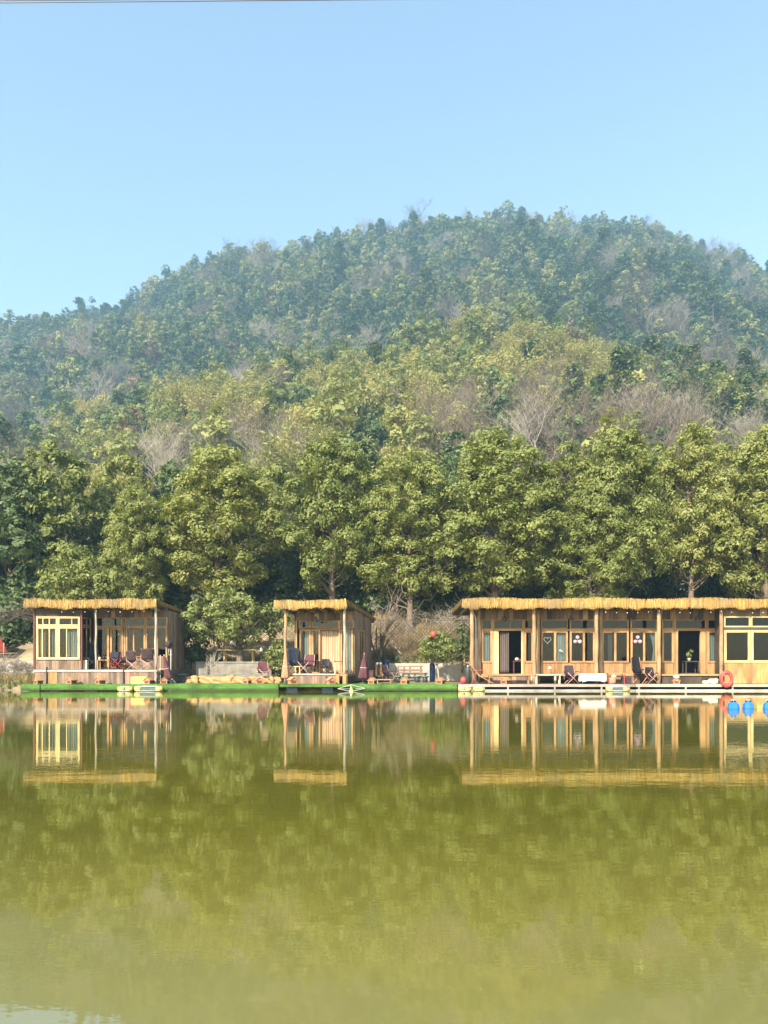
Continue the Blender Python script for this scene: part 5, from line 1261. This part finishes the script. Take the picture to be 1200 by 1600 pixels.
for px, D, H, sd, lab in ((8,42.5,3.8,411,'leafless brown shrub at the left edge above the red tarp'), (48,43.5,4.2,412,'leafless brown shrub left of the left cabin roof'), (22,37.3,1.9,413,'thorny leafless bush on the bank at the left edge'), (44,37.0,1.7,414,'leafless pinkish bush touching the left cabin wall'), (-12,36.6,1.5,415,'dry bush on the bank cut off by the left edge')):
    put(make_bare('bare_shrub', lab, 'shrub', sd, H, 1.2, .03, 4, 4, M['twig'] if sd < 413 else M['twigpale'], twist=.5, tropism=.2), WX(px,D), D, .3 if D < 40 else GZ(0,D), rz=sd)
def tufts(name, label, x0, x1, y0, y1, zf, n, h, mat, seed, kind=True):
    rg = np.random.default_rng(seed); x = rg.uniform(x0, x1, n); y = rg.uniform(y0, y1, n); z = np.array([zf(a, b) for a, b in zip(x, y)])
    b = np.stack([x, y, z], 1); d = rg.normal(size=(n, 3))*np.array([.35,.35,0])+np.array([0,0,1]); d *= (h*rg.uniform(.4, 1.2, n))[:, None]
    s = np.stack([np.cos(x*50), np.sin(x*50), 0*x], 1)*.014
    V = np.stack([b-s, b+s, b+d+s*.3, b+d-s*.3], 1); o = np_quads(name, V, mat)
    o['kind'] = 'stuff'; return o
tufts('dry_grass', '', WX(585,42), WX(745,42), 40.8, 46, GZ, 9000, .35, M['drygrass'], 1)
tufts('bank_grass', '', WX(-60,36), WX(54,36), 35.8, 38.5, lambda a, b: .28, 3500, .45, M['drygrass'], 2)
tufts('dry_fern', '', WX(-60,45), WX(45,45), 44, 46, GZ, 3000, .8, M['fern'], 4)
rg = np.random.default_rng(8)
o = np_quads('bank_ivy', blob_leaves(rg, [(WX(p,36.8)+.0, 36.6+rg.uniform(0,.8), .35+rg.uniform(0,.25), rg.uniform(.2,.35)) for p in range(-40, 52, 7)]+[(WX(p,35.6), 35.45+rg.uniform(0,.3), .12+rg.uniform(0,.2), rg.uniform(.15,.3)) for p in range(-60, 30, 5)], 60, 10, .05, .12), M['garden']); o['kind'] = 'stuff'
o = np_quads('wall_top_plants', blob_leaves(rg, [(WX(p,40.3), 40.2+rg.uniform(-.3,.8), 1.25+rg.uniform(0,.25), rg.uniform(.2,.45)) for p in list(range(300, 345, 6))+list(range(608, 735, 6))+list(range(395, 445, 8))], 40, 9, .06, .14), M['camphor_dark']); o['kind'] = 'stuff'
# red tarp shelter at the left edge
t = thing('tarp_shelter', 'red tarp shelter on a bamboo pole at the left edge', 'tarp', (WX(-14,41), 41, 1.3))
m = MB(); m.add([(-1.2,-.3,2.4),(.35,-.3,1.9),(.75,.2,.5),(-1.2,.3,.6),(-1.2,-.28,2.42),(.37,-.28,1.92),(.78,.22,.5),(-1.2,.33,.6)], [(0,1,2,3),(7,6,5,4),(0,4,5,1),(1,5,6,2),(2,6,7,3)]); m.build('tarp', M['tent'], t)
m = MB(); m.tube([(.72,-.1,-.1),(.74,-.1,1.0)], .03, 8); m.tube([(-1.2,-.4,.35),(1.6,-.4,.45)], .03, 8); m.build('pole', M['log'], t, True)
# dark trunk at the middle cabin's back corner
t = make_bare('dark_snag', 'dark leaning trunk behind the right rear corner of the middle cabin', 'tree', 421, 5.6, .55, .17, 3, 3, M['bark'], .05, twist=.15); put(t, WX(590,40.6), 40.6, .5)
# power cables across the top
for k, (za, zb_) in enumerate(((WZ(4.5,30), WZ(.5,30)), (WZ(1,30)+.0, WZ(-2.5,30)))):
    m = MB(); x0, x1 = -60, 60; s_ = (zb_-za)/(WX(460,30)-WX(0,30)); P = []
    for i in range(41):
        x = x0+(x1-x0)*i/40; P.append((x, 30, za+(x-WX(0,30))*s_-.0006*(x+15)**2*.0))
    m.tube(P, .016, 6); tag(m.build('power_cable', M['cable']), ['lower power cable crossing the top left of the sky', 'upper power cable at the very top edge'][k], 'cable')

# ---------------------------------------------------------------- haze
HAZE = 0.00068
if HAZE:
    m, nt, b = new_mat('haze'); nt.nodes.remove(b); v = nt.nodes.new('ShaderNodeVolumePrincipled')
    v.inputs['Color'].default_value = (.40, .72, 1, 1); v.inputs['Density'].default_value = HAZE; v.inputs['Anisotropy'].default_value = .1
    nt.links.new(v.outputs[0], nt.nodes['Material Output'].inputs['Volume'])
    mb = MB(); mb.box(-470, 470, -65, 705, -3.2, 345); o = mb.build('haze', m); o['kind'] = 'stuff'
